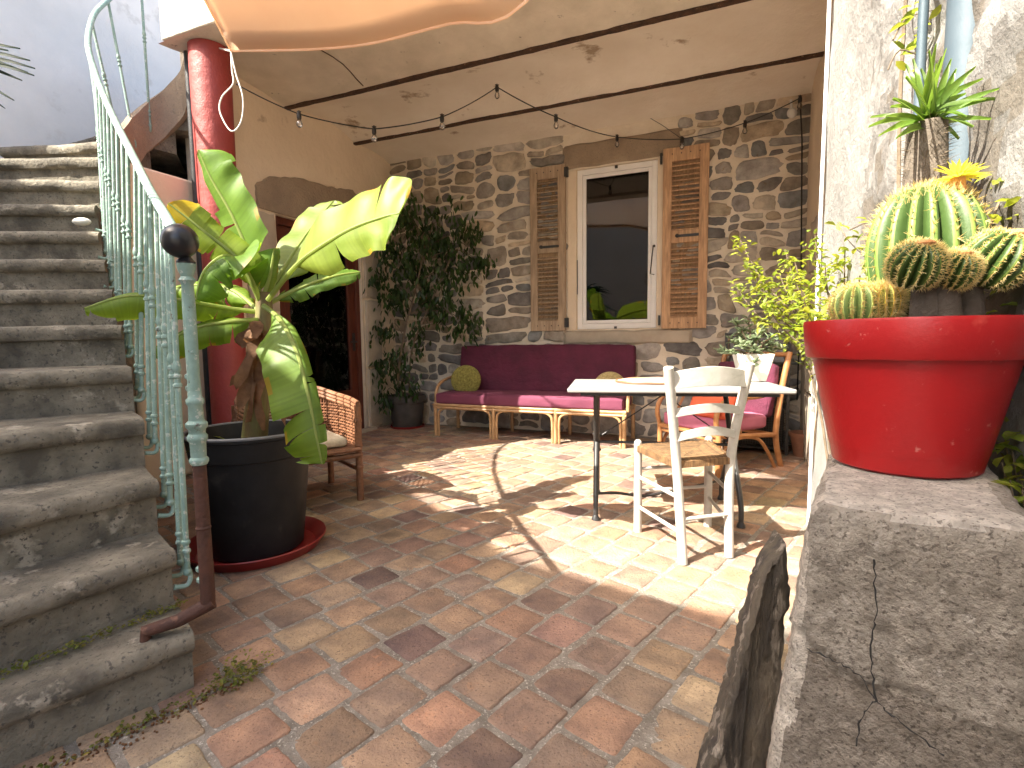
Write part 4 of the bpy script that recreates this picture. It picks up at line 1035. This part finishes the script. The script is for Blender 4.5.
bleaf([(258,320,2.46),(228,322,2.38),(190,330,2.32),(150,352,2.25)], .10, V(.0,-.75,.65), 10, 7, .4, .6, .8, 1, (.9,.95,.6))
bleaf([(258,310,2.56),(232,290,2.66),(200,285,2.76),(160,290,2.85)], .10, V(.0,-.75,.65), 12, 7, .4, .6, .8, 1, (.8,.85,.6))
random.seed(21)
mb = MB()
for (x0, y0, x1, y1) in ((262,330,238,390),(260,335,248,420),(266,330,278,395),(258,325,240,350),(268,335,282,410),(255,372,232,384),(264,340,262,430),(256,350,240,420),(268,350,290,432),(262,320,250,345)):
    a = D(x0,y0,2.45); b_ = D(x1,y1,2.4+ru(-.06,.06)); side = (b_-a).cross(V(0,-1,0)).normalized(); vs = []
    for q in range(9):
        t = q/8; p = lerp(a, b_, t)+V(.012*math.sin(t*7+x0), -.03*math.sin(t*3.1), .01*math.sin(t*9+y0)); w_ = .028*math.sin(math.pi*(.15+.8*t)); cu = V(0, -.02*math.sin(t*11+x1), 0)
        vs += [p+side*w_+cu, p, p-side*w_-cu]
    mb.add(vs, [(3*q+j, 3*q+j+1, 3*q+j+4, 3*q+j+3) for q in range(8) for j in (0,1)])
mb.build('dry_leaves', M['dead'], bn, ang=80)
mb = MB()
for i in range(26):
    a = ru(0, 6.283); r = ru(.08,.24); p = bp_+V(math.cos(a)*r, math.sin(a)*r, .52); k = ru(.5,1.1); mb.cur = (k,k,k*.7)
    mb.leaf(p, V(math.cos(a+1), math.sin(a+1), ru(0,.8)), ZV, ru(.06,.16), ru(.02,.035), .3, .2)
tag(mb.build('pot_weeds', M['weed'], ang=80), 'small low weeds around the banana stem in the black pot', 'weeds')

# ------------------------------------------------------------------ ficus
fp = W(-3.5, 5.17, 0)
fpo = thing('grey_plant_pot', 'brown grey round pot holding the dark ficus in the back corner', 'plant pot', tuple(fp))
mb = MB(); mb.lathe(fp, [(0,.01),(.17,.01),(.175,.02),(.205,.3),(.222,.305),(.226,.38),(.215,.385),(.2,.36),(0,.34)], 48, cap=False); mb.build('pot', M['greypot'], fpo, ang=30)
mb = MB(); mb.lathe(fp, [(0,.002),(.19,.002),(.2,.028),(.205,.026),(.195,0),(0,0)], 40, cap=False); mb.build('saucer', M['redsaucer'], fpo)
fi = thing('ficus_tree', 'dark green drooping ficus tree in the corner between red door and stone wall', 'tree', tuple(fp+ZV*.35))
random.seed(31)
mb = MB(); brs = []
top0 = fp+ZV*.34
cl_ = [(412,230,5.9,.28),(440,225,5.9,.28),(465,245,5.85,.22),(480,262,5.8,.12),(400,255,6.0,.26),(430,262,5.9,.3),(455,280,5.85,.24),(415,290,5.9,.2),(440,310,5.85,.2),(455,318,5.82,.14),(470,328,5.8,.09),(395,300,6.0,.2),(425,335,5.9,.14),(388,330,6.0,.14),(380,365,6.0,.12),(400,360,5.95,.16),(376,280,6.05,.14),(402,215,6.0,.18),(384,398,5.95,.08),(405,385,5.9,.12)]
trunkp = spline([top0, D(398,380,5.95), D(405,330,5.95), D(418,280,5.9), D(425,240,5.9)], 6)
mb.tube(trunkp, [.018-.0005*i for i in range(len(trunkp))], 8)
mb.tube(spline([top0+V(.03,0,0), D(412,350,5.9), D(432,300,5.85), D(450,260,5.85)], 6), .010, 6)
for (x, y, Y, r) in cl_:
    c = D(x, y, Y); tq = min(trunkp[4:], key=lambda q: (q-c).length); mb.tube(spline([tq-ZV*.1, lerp(tq, c, .6)+ZV*.08, c], 4), [.006]*4+[.004]*5, 5)
mb.build('trunk', M['bark'], fi)
mb = MB()
for (x, y, Y, r) in cl_:
    c = D(x, y, Y); nleaf = int(40 + 1900*r*r)
    nb_ = max(4, int(r*36))
    subs = [c + V(ru(-1,1), ru(-1,1)*.8, ru(-1,1))*r*.8 for _ in range(nb_)]
    for i in range(nleaf):
        s = random.choice(subs); p = s + V(random.gauss(0,.05), random.gauss(0,.05), random.gauss(0,.07)); k = ru(.5, 1.5); mb.cur = (k, k, k)
        if p.dot(NV) > WN-.06 or p.dot(EV) < LE+.05: continue
        L = ru(.06, .1); mb.leaf(p, V(ru(-.6,.6), ru(-.6,.6), -1), V(ru(-1,1), ru(-1,1), .2), L, L*.42, ru(-.1,.2), .2)
mb.build('crown', M['ficus'], fi, ang=80)

# ------------------------------------------------------------------ furniture
def cushion(mb, c, ax, ay, az, hx, hy, hz, nu=26, nv=20, puff=.5, seed=0, pw=5.0, wr=.006):
    """rounded box cushion: superellipsoid surface"""
    vs = []; fs = []; n1, n2 = nu, nv
    def sg(x, p): return math.copysign(abs(x)**p, x)
    e1, e2 = .28, 1.0/pw*1.4
    for i in range(n2+1):
        ph = -math.pi/2 + math.pi*i/n2
        for k in range(n1*2):
            th = 2*math.pi*k/(n1*2)
            x = hx*sg(math.cos(ph), puff)*sg(math.cos(th), e2); y = hy*sg(math.cos(ph), puff)*sg(math.sin(th), e2); z = hz*sg(math.sin(ph), .6)
            p = c + ax*x + ay*y + az*z
            p = p + az*wr*noise.noise(V(x*7+seed, y*7, z*5))*1.5
            vs.append(p)
    m_ = n1*2
    for i in range(n2):
        for k in range(m_): fs.append((i*m_+k, i*m_+(k+1) % m_, (i+1)*m_+(k+1) % m_, (i+1)*m_+k))
    mb.add(vs, fs)

def softbox(mb, c, ax, ay, az, hx, hy, hz, seed=0, n=14, rnd_=.03, wr=.008):
    """box cushion with soft corners and slight wrinkles"""
    def face(o, u, v, w_, hu, hv, hw):
        def fn(a, b_):
            x = (a*2-1)*hu; y = (b_*2-1)*hv; z = hw
            q = Vector((max(-hu+rnd_, min(hu-rnd_, x)), max(-hv+rnd_, min(hv-rnd_, y)), hw-rnd_)); d = Vector((x, y, z))-q
            if d.length > 1e-6: d = d.normalized()*rnd_
            p = q+d
            bulge = .010*(1-(x/hu)**2)*(1-(y/hv)**2)
            P = o + u*p.x + v*p.y + w_*(p.z+bulge)
            return P + w_*(wr*noise.noise(P*6+V(seed,0,0)) + wr*.6*noise.noise(P*17+V(seed,3,0)))
        mb.grid(fn, n, n)
    face(c, ax, ay, az, hx, hy, hz); face(c, -ax, ay, -az, hx, hy, hz)
    face(c, ay, az, ax, hy, hz, hx); face(c, -ay, az, -ax, hy, hz, hx)
    face(c, az, ax, ay, hz, hx, hy); face(c, -az, ax, -ay, hz, hx, hy)

# sofa
sf = thing('rattan_sofa', 'long rattan sofa with plum seat and dark aubergine back cushion against the stone wall', 'sofa', tuple(W(-1.87, 5.0, 0)))
mb = MB(); r = .019
LX = [-2.885, -2.20, -1.53, -.862]; FN, BN = 4.80, 5.30
mb.tube([W(LX[0]-.02, FN, .335), W(LX[-1]+.02, FN, .335)], r, 10); mb.tube([W(LX[0], BN, .335), W(LX[-1], BN, .335)], r, 10)
mb.tube([W(LX[0]-.02, FN-.005, .305), W(LX[-1]+.02, FN-.005, .305)], r*.7, 8)
for e in (LX[0], LX[-1]): mb.tube([W(e, FN, .33), W(e, BN+.05, .33)], r, 10)
for a, b_ in zip(LX[:-1], LX[1:]):
    g = .035
    mb.tube(spline([W(a+g, FN, .0), W(a+g, FN, .2), W(a+g+.02, FN, .27), W(a+g+.10, FN, .3), W((a+b_)/2, FN, .3), W(b_-g-.10, FN, .3), W(b_-g-.02, FN, .27), W(b_-g, FN, .2), W(b_-g, FN, .0)], 5), r*.68, 8)
mb.build('frame', M['rattanpale'], sf)
for e in LX:
    mb = MB(); mb.tube([W(e, FN, 0), W(e, FN, .33)], r*1.05, 10); mb.build('leg', M['rattanpale'], sf)
    mb = MB(); mb.tube([W(e, BN, 0), W(e, BN, .33)], r*1.05, 10); mb.build('leg', M['rattanpale'], sf)
mb = MB(); mb.tube([W(LX[0]+.05, BN+.02, .33), W(LX[0]+.05, BN+.09, .9)], r, 8); mb.tube([W(LX[-1]-.03, BN+.02, .33), W(LX[-1]-.03, BN+.09, .9)], r, 8); mb.tube([W(LX[0]+.05, BN+.09, .88), W(LX[-1]-.03, BN+.09, .88)], r, 8); mb.build('back_frame', M['rattanpale'], sf)
for e in (LX[0]-.005, LX[-1]+.03):
    mb = MB(); mb.tube(spline([W(e, FN+.02, .34), W(e, FN+.03, .47), W(e, FN+.12, .56), W(e, FN+.3, .60), W(e, BN+.03, .62)], 6), r*.9, 10)
    mb.build('armrest', M['rattanpale'], sf)
mb = MB(); softbox(mb, W((LX[0]+LX[-1])/2, 5.03, .405), EV, NV, ZV, 1.0, .25, .062, 1, 30); mb.build('seat_cushion', M['plum'], sf, ang=80)
mb = MB(); nb2 = (NV*.18+ZV).normalized(); softbox(mb, W((LX[0]+LX[-1])/2+.04, 5.29, .70), EV, nb2, EV.cross(nb2), .985, .26, .055, 2, 30); mb.build('back_cushion', M['purple'], sf, ang=80)
def round_cushion(name, lab, c, nrm, r, m_):
    t = thing(name, lab, 'cushion', tuple(c)); nrm = nrm.normalized()
    mb = MB(); k = 40
    mb.lathe(c, [(0,-.05),(r*.5,-.047),(r*.85,-.03),(r*.98,-.008),(r,.0),(r*.98,.008),(r*.85,.03),(r*.5,.047),(.0,.05)], 48, nrm); mb.build('cover', m_, t, ang=80)
    mb = MB()
    for rr in (.2,.36,.52,.68,.82,.94):
        z = .05*(1-(rr**2.6))+.002
        for j in range(int(14+rr*40)):
            a = 2*math.pi*j/int(14+rr*40); ax = nrm; x = ax.cross(V(0,1,0)); x = x.normalized() if x.length > .1 else V(1,0,0); y = ax.cross(x)
            mb.sphere(c + x*(math.cos(a)*rr*r) + y*(math.sin(a)*rr*r) + ax*z, .009, 6, 4)
    mb.build('crochet_stitch', m_, t)
cq = NP(466, 380, 5.02)
round_cushion('round_cushion', 'round olive green crochet cushion at the left end of the sofa', cq, V(.1,-1,.25)-NV*.3, .165, M['olive'])
cq = NP(610, 388, 5.08)
round_cushion('round_cushion', 'round cream crochet cushion at the right end of the sofa behind the table', cq, V(0,-1,.25)-NV*.3, .165, M['cream'])

# table
tx = V(.983,-.184,0).normalized(); ty = V(.184,.983,0).normalized()
tf = V(.30, 2.80, 0); TL, TDp = 1.155, .66
tb = thing('marble_table', 'white marble topped bistro table with black cast iron legs in the sun', 'table', tuple(tf+tx*.57+ty*.33))
mb = MB(); mb.box(tf+tx*(TL/2)+ty*(TDp/2)+ZV*.742, TL/2, TDp/2, .0125, tx, ty, ZV); mb.build('tabletop', M['marble'], tb, bevel=.007, smooth=True)
mb = MB(); mb.box(tf+tx*(TL/2)+ty*(.05)+ZV*.72, TL/2-.07, .012, .009, tx, ty, ZV); mb.box(tf+tx*(TL/2)+ty*(TDp-.05)+ZV*.72, TL/2-.07, .012, .009, tx, ty, ZV)
for xx in (.15, TL-.15): mb.box(tf+tx*xx+ty*(TDp/2)+ZV*.718, .015, TDp/2-.06, .009, tx, ty, ZV)
mb.build('apron_frame', M['blackmetal'], tb, smooth=False)
for xx in (.152, .925):
    b0 = tf + tx*xx
    for sgn in (1, -1):
        c = b0 + ty*(TDp/2); s = sgn
        y0 = -.245*s; pts_ = [c+ty*(-.25*s)+ZV*.012, c+ty*(-.235*s)+ZV*.12, c+ty*(-.12*s)+ZV*.26, c+ty*(-.015*s)+ZV*.385, c+ty*(.03*s)+ZV*.44, c+ty*(.12*s)+ZV*.56, c+ty*(.19*s)+ZV*.66, c+ty*(.22*s)+ZV*.712]
        sp = spline(pts_, 6)
        mb = MB(); mb.tube(sp, [.013+.004*math.sin(i/ len(sp)*3.14) for i in range(len(sp))], 10)
        mb.lathe(pts_[0]-ZV*.012, [(.024,0),(.022,.012),(.013,.03)], 12); mb.build('leg', M['blackmetal'], tb)
    mb = MB(); c = b0 + ty*(TDp/2)+ZV*.4
    mb.lathe(c, [(.018,-.06),(.028,-.05),(.02,-.035),(.02,.035),(.028,.05),(.018,.06)], 14); mb.build('collar', M['blackmetal'], tb)
mb = MB(); a = tf+tx*.152+ty*(TDp/2); b_ = tf+tx*.925+ty*(TDp/2)
mb.tube([a+ZV*.40, b_+ZV*.40], .0085, 8); mb.tube([a+ZV*.42, lerp(a, b_, .5)+ZV*.69], .004, 6); mb.tube([b_+ZV*.42, lerp(a, b_, .5)+ZV*.69], .004, 6)
mb.tube(spline([a-ty*.21+ZV*.14, lerp(a, b_, .15)-ty*.15+ZV*.13, lerp(a, b_, .35)-ty*.05+ZV*.09, lerp(a, b_, .5)+ZV*.1, lerp(a, b_, .65)+ty*.05+ZV*.11, b_+ty*.2+ZV*.14], 6), .008, 8)
mb.build('stretcher', M['blackmetal'], tb)
pmc = G(651, 381.5, .757); pmc = V(pmc.x, pmc.y, .7548)
pmt = thing('placemat', 'round pale straw placemat with brown edge on the marble table', 'placemat', tuple(pmc))
mb = MB(); mb.lathe(pmc, [(0,.0),(.205,.0),(.21,.004),(.205,.010),(.0,.010)], 56); mb.build('mat', M['matstraw'], pmt)
mb = MB(); mb.tube([pmc+V(math.cos(a*6.2832/48)*.208, math.sin(a*6.2832/48)*.208, .008+.002*math.sin(a)) for a in range(49)], .007, 6, cap=False); mb.build('rim', M['matrim'], pmt)
wpc = G(752, 381, .7555); wpc = V(wpc.x-.0, wpc.y, .7555)
wp = thing('white_plant_pot', 'square tapered white ceramic pot on the right end of the marble table', 'plant pot', tuple(wpc))
mb = MB()
def sqp(c, h, z): return [c+tx*(sx*h)+ty*(sy*h)+ZV*z for (sx, sy) in ((-1,-1),(1,-1),(1,1),(-1,1))]
rings = [sqp(wpc, .063, .001), sqp(wpc, .098, .165), sqp(wpc, .088, .165), sqp(wpc, .083, .135)]
vs = sum(rings, []); fs = [(i*4+k, i*4+(k+1) % 4, (i+1)*4+(k+1) % 4, (i+1)*4+k) for i in range(3) for k in range(4)] + [(3,2,1,0)]
mb.add(vs, fs); mb.build('pot', M['whitepot'], wp, bevel=.005)
mb = MB(); mb.box(wpc+ZV*.132, .084, .084, .006, tx, ty, ZV); mb.build('soil', M['soil'], wp)
su = thing('potted_succulent', 'pale grey green succulent with rounded trailing leaves in the white table pot', 'succulent plant', tuple(wpc+ZV*.13))
random.seed(17); mb = MB(); ms = MB()
for i, (x, y, dy) in enumerate(((735,322,0),(748,318,.05),(760,330,-.05),(772,345,0),(785,348,.05),(728,338,0),(742,345,-.1),(765,322,.1),(722,352,0),(755,350,-.1),(752,368,-.12),(778,335,-.05),(740,332,.05),(716,352,.02),(768,340,.06),(750,335,-.02))):
    b0 = wpc+ZV*.14; e_ = D(x, y, wpc.y+dy); sp = spline([b0, lerp(b0, e_, .5)+ZV*.03, e_], 5); ms.tube(sp, .005, 6)
    for q in range(16):
        a = ru(0, 6.283); el = ru(-.3,.9); k = ru(.8,1.25); mb.cur = (k,k,k)
        d = V(math.cos(a)*math.cos(el), math.sin(a)*math.cos(el), math.sin(el)); p = lerp(lerp(b0,e_,.55), e_, ru(.0,1))
        mb.leaf(p, d, ZV, ru(.035,.065), ru(.018,.028), -.1, .25)
mb.build('foliage', M['succ'], su, ang=80, solid=.003); ms.build('stems', M['bark'], su)

# white chair (ladder back, rush seat)
ch = thing('ladder_back_chair', 'white painted ladder back chair with woven rush seat in front of the table', 'chair', (.87,2.5,0))
bl0, bl1, bl2 = V(.765,2.265,0), V(.740,2.30,.46), V(.667,2.20,.895)
br0, br1, br2 = V(1.003,2.335,0), V(1.015,2.37,.46), V(1.05,2.275,.905)
fl0, fl1 = V(.655,2.655,0), V(.655,2.665,.475)
fr0, fr1 = V(1.055,2.735,0), V(1.055,2.745,.475)
for pts_ in ((bl0,bl1,bl2),(br0,br1,br2)):
    mb = MB(); sp = spline(pts_, 8); vs = []
    mb.tube(sp, [.0215]*len(sp), 10); mb.build('leg', M['chairwhite'], ch)
for pts_ in ((fl0,fl1),(fr0,fr1)):
    mb = MB(); mb.tube(spline(pts_, 4), [.021]*5, 10); mb.sphere(pts_[1], .021, 10, 6); mb.build('leg', M['chairwhite'], ch)
def onback(side, z):
    P = (bl1, bl2) if side == 0 else (br1, br2); t = (z-P[0].z)/(P[1].z-P[0].z); return lerp(P[0], P[1], t)
for (z, h, arch) in ((.835,.085,.02),(.690,.042,.022),(.575,.042,.03)):
    a = onback(0, z); b_ = onback(1, z); bkd = (b_-a).cross(ZV).normalized()
    mb = MB(); vs = []
    n3 = 14
    for q in range(n3+1):
        t = q/n3; p = lerp(a, b_, t) - bkd*(-.03*math.sin(math.pi*t)); up_ = arch*math.sin(math.pi*t)
        hh = h*(1-.12*abs(2*t-1)); d = bkd*.007
        vs += [p-d+ZV*(up_-hh/2), p+d+ZV*(up_-hh/2), p+d+ZV*(up_+hh/2), p-d+ZV*(up_+hh/2)]
    fs = [(4*q+j, 4*q+(j+1) % 4, 4*(q+1)+(j+1) % 4, 4*(q+1)+j) for q in range(n3) for j in range(4)]+[(0,3,2,1),(4*n3,4*n3+1,4*n3+2,4*n3+3)]
    mb.add(vs, fs); mb.build('back_slat', M['chairwhite'], ch, bevel=.002)
mb = MB()
def L2(a, b_, z, z2=None): 
    ta = z/.46; pa = lerp(a[0], a[1], z/a[1].z); pb = lerp(b_[0], b_[1], (z2 or z)/b_[1].z); mb.tube([pa, pb], .0095, 8)
BLs, BRs, FLs, FRs = (bl0,bl1),(br0,br1),(fl0,fl1),(fr0,fr1)
L2(FLs, BLs, .30); L2(FLs, BLs, .14); L2(FRs, BRs, .30); L2(FRs, BRs, .16); L2(BLs, BRs, .20); L2(FLs, FRs, .34); L2(FLs, FRs, .22)
mb.build('stretcher', M['chairwhite'], ch)
mb = MB(); c0 = [bl1, br1, fr1, fl1]; cz = .452
qs = [V(p.x, p.y, cz) for p in c0]; cc = (qs[0]+qs[1]+qs[2]+qs[3])/4
for s in range(4):
    a, b_ = qs[s], qs[(s+1) % 4]; nst = 17
    for i in range(nst):
        t0_ = (i+.5)/nst
        # strand running parallel to the edge a-b, at distance t0_ towards the centre
        pa = lerp(a, cc, t0_); pb = lerp(b_, cc, t0_); dz_ = .014-.020*math.sin(t0_*1.4)
        k = ru(.7,1.2); mb.cur = (k, k*.97, k*.9)
        if (pb-pa).length > .01: mb.tube([pa+ZV*dz_, (pa+pb)/2+ZV*(dz_-.003), pb+ZV*dz_], .0085, 6)
    out = ((a+b_)/2-cc).normalized()
    for i in range(26):
        t = (i+.5)/26; p = lerp(a, b_, t); k = ru(.75,1.3); mb.cur = (k*1.1, k, k*.85); mb.tube([p-out*.02+ZV*.016, p+out*.009+ZV*.008, p+out*.010-ZV*.012, p-out*.02-ZV*.018], .0078, 6)
mb.cur = (.8,.8,.8); mb.add([q+ZV*-.012 for q in qs], [(0,1,2,3)]); mb.build('rush_seat', M['rush'], ch)

# rattan armchair behind the table
af = V(-.9,-.43,0).normalized(); al = V(-.43,.9,0).normalized()      # front direction, chair's left-far side
ac = V(1.62, 4.12, 0)
ra = thing('rattan_armchair', 'rattan armchair with pink seat cushion behind the marble table', 'armchair', tuple(ac))
def AP(f_, s_, z): return ac + af*f_ + al*s_ + ZV*z
mb = MB(); r = .019
for s_ in (-.31, .31):
    mb.tube(spline([AP(.28,s_,.3), AP(.31,s_,.42), AP(.27,s_,.52), AP(.15,s_,.57), AP(-.1,s_,.57), AP(-.33,s_,.60)], 6), r, 10)
    mb.tube([AP(.28,s_,.30), AP(-.33,s_,.26)], r, 10)
    mb.tube(spline([AP(.24,s_,0), AP(.24,s_,.16), AP(.16,s_,.25), AP(0,s_,.27), AP(-.14,s_,.24), AP(-.24,s_,.14), AP(-.33,s_,.0)], 5), r*.7, 8)
    mb.tube(spline([AP(.05,s_,.28), AP(.08,s_,.42), AP(0,s_,.56)], 6), r*.6, 8)
mb.tube([AP(.28,-.31,.30), AP(.28,.31,.30)], r, 10); mb.tube([AP(.27,-.31,.26), AP(.27,.31,.26)], r*.7, 8); mb.tube([AP(-.3,-.31,.26), AP(-.3,.31,.26)], r, 10)
mb.tube([AP(-.46,-.31,.88), AP(-.46,.31,.88)], r, 10)
mb.build('frame', M['rattan'], ra)
for (f_, s_) in ((.28,-.31),(.28,.31)):
    mb = MB(); mb.tube([AP(f_,s_,0), AP(f_,s_,.32)], r*1.1, 10); mb.build('leg', M['rattan'], ra)
for s_ in (-.31,.31):
    mb = MB(); mb.tube(spline([AP(-.40,s_,0), AP(-.33,s_,.26), AP(-.38,s_,.6), AP(-.46,s_,.9)], 6), r*1.15, 10); mb.build('leg', M['rattan'], ra)
mb = MB(); softbox(mb, AP(0,0,.365), af, al, ZV, .29, .27, .055, 4, 20); mb.build('seat_cushion', M['pink'], ra, ang=80)
bkn = (af*-.2+ZV).normalized(); mb = MB(); softbox(mb, AP(-.33,0,.60), bkn, al, bkn.cross(al), .21, .28, .045, 5, 20); mb.build('back_cushion', M['purple'], ra, ang=80)
mb = MB(); cu = (af*-.45+ZV).normalized(); softbox(mb, D(712,402,3.9), cu, al, cu.cross(al), .12, .19, .045, 6, 18, .045); 
tag(mb.build('coral_cushion', M['coral'], ang=80), 'coral red square cushion on the pink rattan armchair', 'cushion')

# wicker chair behind the banana pot
wf_ = V(.62,-.78,0); ws_ = V(.78,.62,0)       # front dir, chair's right arm side
wc = V(-1.155, 3.478, 0) - ws_*.30
wk = thing('wicker_armchair', 'brown woven wicker armchair half hidden behind the black pot', 'armchair', tuple(wc))
def WP(f_, s_, z): return wc + wf_*f_ + ws_*s_ + ZV*z
mb = MB()
for (f_, s_) in ((.27,.3),(.27,-.3),(-.27,.3),(-.27,-.3)):
    b2 = MB(); b2.tube([WP(f_,s_,0), WP(f_,s_,.3), WP(f_*1.02,s_,.62)], .022, 10)
    for z in (.22,.3,.36,.52): b2.lathe(WP(f_*1.0,s_,z), [(.022,-.015),(.027,-.008),(.027,.008),(.022,.015)], 10)
    b2.build('leg', M['wicker'], wk)
rimp = [WP(.29,.3,.63), WP(.1,.32,.645), WP(-.15,.31,.66), WP(-.3,.22,.70), WP(-.34,0,.74), WP(-.3,-.22,.70), WP(-.15,-.31,.66), WP(.1,-.32,.645), WP(.29,-.3,.63)]
rs = spline(rimp, 8)
for o_ in (V(0,0,0), V(0,0,-.025), V(0,0,-.048)): mb.tube([p+o_ for p in rs], .016, 8)
ns_ = len(rs)
for i in range(0, ns_):
    p = rs[i]; q = V(p.x, p.y, .33); 
    if i % 1 == 0:
        k = ru(.7,1.1); mb.cur = (k,k,k); mb.tube([p-ZV*.05, q], .0045, 5)
for zz in range(13):
    z = .34 + zz*.0205; k = ru(.75,1.15); mb.cur = (k,k,k)
    pts_ = []
    for i in range(ns_):
        p = rs[i]; t = V(p.x, p.y, z); c = (t-V(wc.x, wc.y, z)).normalized(); pts_.append(t + c*(.006 if (i+zz) % 2 else -.006))
    mb.tube(pts_, .006, 5)
mb.build('woven_shell', M['wicker'], wk)
mb = MB()
for i in range(22):
    t = i/21; k = ru(.75,1.15); mb.cur = (k,k,k); mb.tube([WP(lerp(-.28,.3,t), -.3, .34), WP(lerp(-.28,.3,t), .3, .34)], .014, 6)
for s_ in (-.3,.3): mb.tube([WP(-.28,s_,.2), WP(.28,s_,.2)], .012, 8)
mb.tube([WP(.28,-.3,.3), WP(.28,.3,.3)], .018, 8); mb.build('seat', M['wicker'], wk)
mb = MB(); softbox(mb, WP(0,0,.385), wf_, ws_, ZV, .24, .25, .035, 9, 16); tag(mb.build('cream_cushion', M['matstraw'], ang=80), 'flat cream cushion on the wicker armchair', 'cushion')

# dark metal rack in the right corner
rk = thing('metal_rack', 'dark metal shelf rack with black mesh in the corner right of the armchair', 'rack', tuple(W(.3,5.2,0)))
mb = MB()
for (e, n) in ((.0,4.98),(.5,4.98),(.0,5.38),(.5,5.38)): mb.ebox(e-.012, e+.012, n-.012, n+.012, 0, 1.06)
for z in (.05,.4,.8,1.05): 
    mb.ebox(-.01, .51, 4.97, 5.39, z-.006, z+.006)
mb.build('frame', M['blackmetal'], rk, smooth=False)
mb = MB(); mb.ebox(.03, .47, 5.0, 5.36, .79, 1.03); mb.build('drawer', M['greybox'], rk, bevel=.01)
mb = MB()
for i in range(24): mb.tube([W(.01+i*.0205, 4.985, .06), W(.01+i*.0205, 4.985, .78)], .0022, 4)
for i in range(34): mb.tube([W(.0, 4.983, .06+i*.0215), W(.5, 4.983, .06+i*.0215)], .0022, 4)
mb.build('mesh_panel', M['blackmetal'], rk, smooth=False)
mb = MB(); mb.ebox(.02,.48,5.02,5.36,.06,.36); mb.ebox(.02,.48,5.05,5.36,.42,.74); mb.build('stored_box', M['dark'], rk, bevel=.02)
mb = MB(); q = G(762,446,.0); q = V(q.x, q.y, .02); mb.box(q, .11, .03, .016, tx, ty, ZV); tag(mb.build('power_strip', M['plastic'], bevel=.005), 'white power strip lying on the floor beside the dark rack', 'power strip')
mb = MB(); random.seed(9)
mb.tube(spline([q+tx*.1, q+tx*.2+ty*.1+ZV*.01, q+tx*.3-ty*.02+ZV*.005, q+tx*.38+ty*.1+ZV*.04, q+tx*.3+ty*.2+ZV*.2, q+tx*.35+ty*.25+ZV*.4], 6), .005, 6)
mb.tube(spline([q+tx*.1, q+tx*.25-ty*.06+ZV*.005, q+tx*.42+ty*.0+ZV*.005, q+tx*.45+ty*.15+ZV*.15], 6), .005, 6)
tag(mb.build('loose_cable', M['cable']), 'tangled black cable on the floor between rack and terracotta pot', 'cable')
tpc = G(803, 456, 0)
tpo = thing('terracotta_pot', 'small empty terracotta flowerpot by the right wall of the porch', 'plant pot', tuple(tpc))
mb = MB(); mb.lathe(tpc, [(0,.001),(.072,.001),(.105,.17),(.115,.172),(.118,.205),(.108,.207),(.1,.17),(.07,.02),(0,.02)], 36, cap=False); mb.build('pot', M['terra'], tpo, ang=30)

# ------------------------------------------------------------------ weeds on the stairs and in the joints
random.seed(44); mb = MB()
def weed_line(a, b_, n, spread, sz, zj=.0):
    for i in range(n):
        t = rnd()
        if noise.noise(V(t*5, a.x*3, 1)) < ru(-.35, .12): continue
        p = lerp(a, b_, t) + V(ru(-1,1)*spread, ru(-1,1)*spread, ru(0,zj)); k = ru(.5,1.3); mb.cur = (k*ru(.9,1.3), k, k*.7)
        an = ru(0, 6.283); mb.leaf(p, V(math.cos(an), math.sin(an), ru(.2,1.2)), ZV, sz*ru(.5,1.3), sz*ru(.5,.9), .2, .2)
r2 = V(Rk[2][0], Rk[2][1], .19); l2 = V(Lk_[2][0], Lk_[2][1], .19)
o2 = V(.35,-.2,0).normalized()
weed_line(r2+o2*.02, lerp(r2,l2,.6)+o2*.02, 520, .024, .012, .012)
weed_line(V(-.9,1.42,0), V(-1.35,.95,0), 320, .03, .012, .01)
weed_line(V(-.86,1.45,0), V(-.82,1.55,0), 420, .055, .013, .04)
weed_line(V(-1.12,1.1,0), V(-1.16,1.05,0), 90, .03, .02, .03)
tag(mb.build('weeds', M['weed'], ang=80), 'tiny green weeds growing in the joints at the foot of the stairs', 'weeds', kind='stuff')
random.seed(45); mb = MB()
for i in range(240):
    t = rnd(); p = lerp(V(-.84,1.5,0), V(-1.3,.98,0), t)+V(ru(-.03,.05), ru(-.05,.03), .002); k = ru(.4,1.2); mb.cur = (k,k*.85,k*.7); mb.sphere(p, ru(.002,.005), 6, 4)
tag(mb.build('gravel', M['dead']), 'fine grit and leaf litter along the lowest stair', 'gravel', kind='stuff')
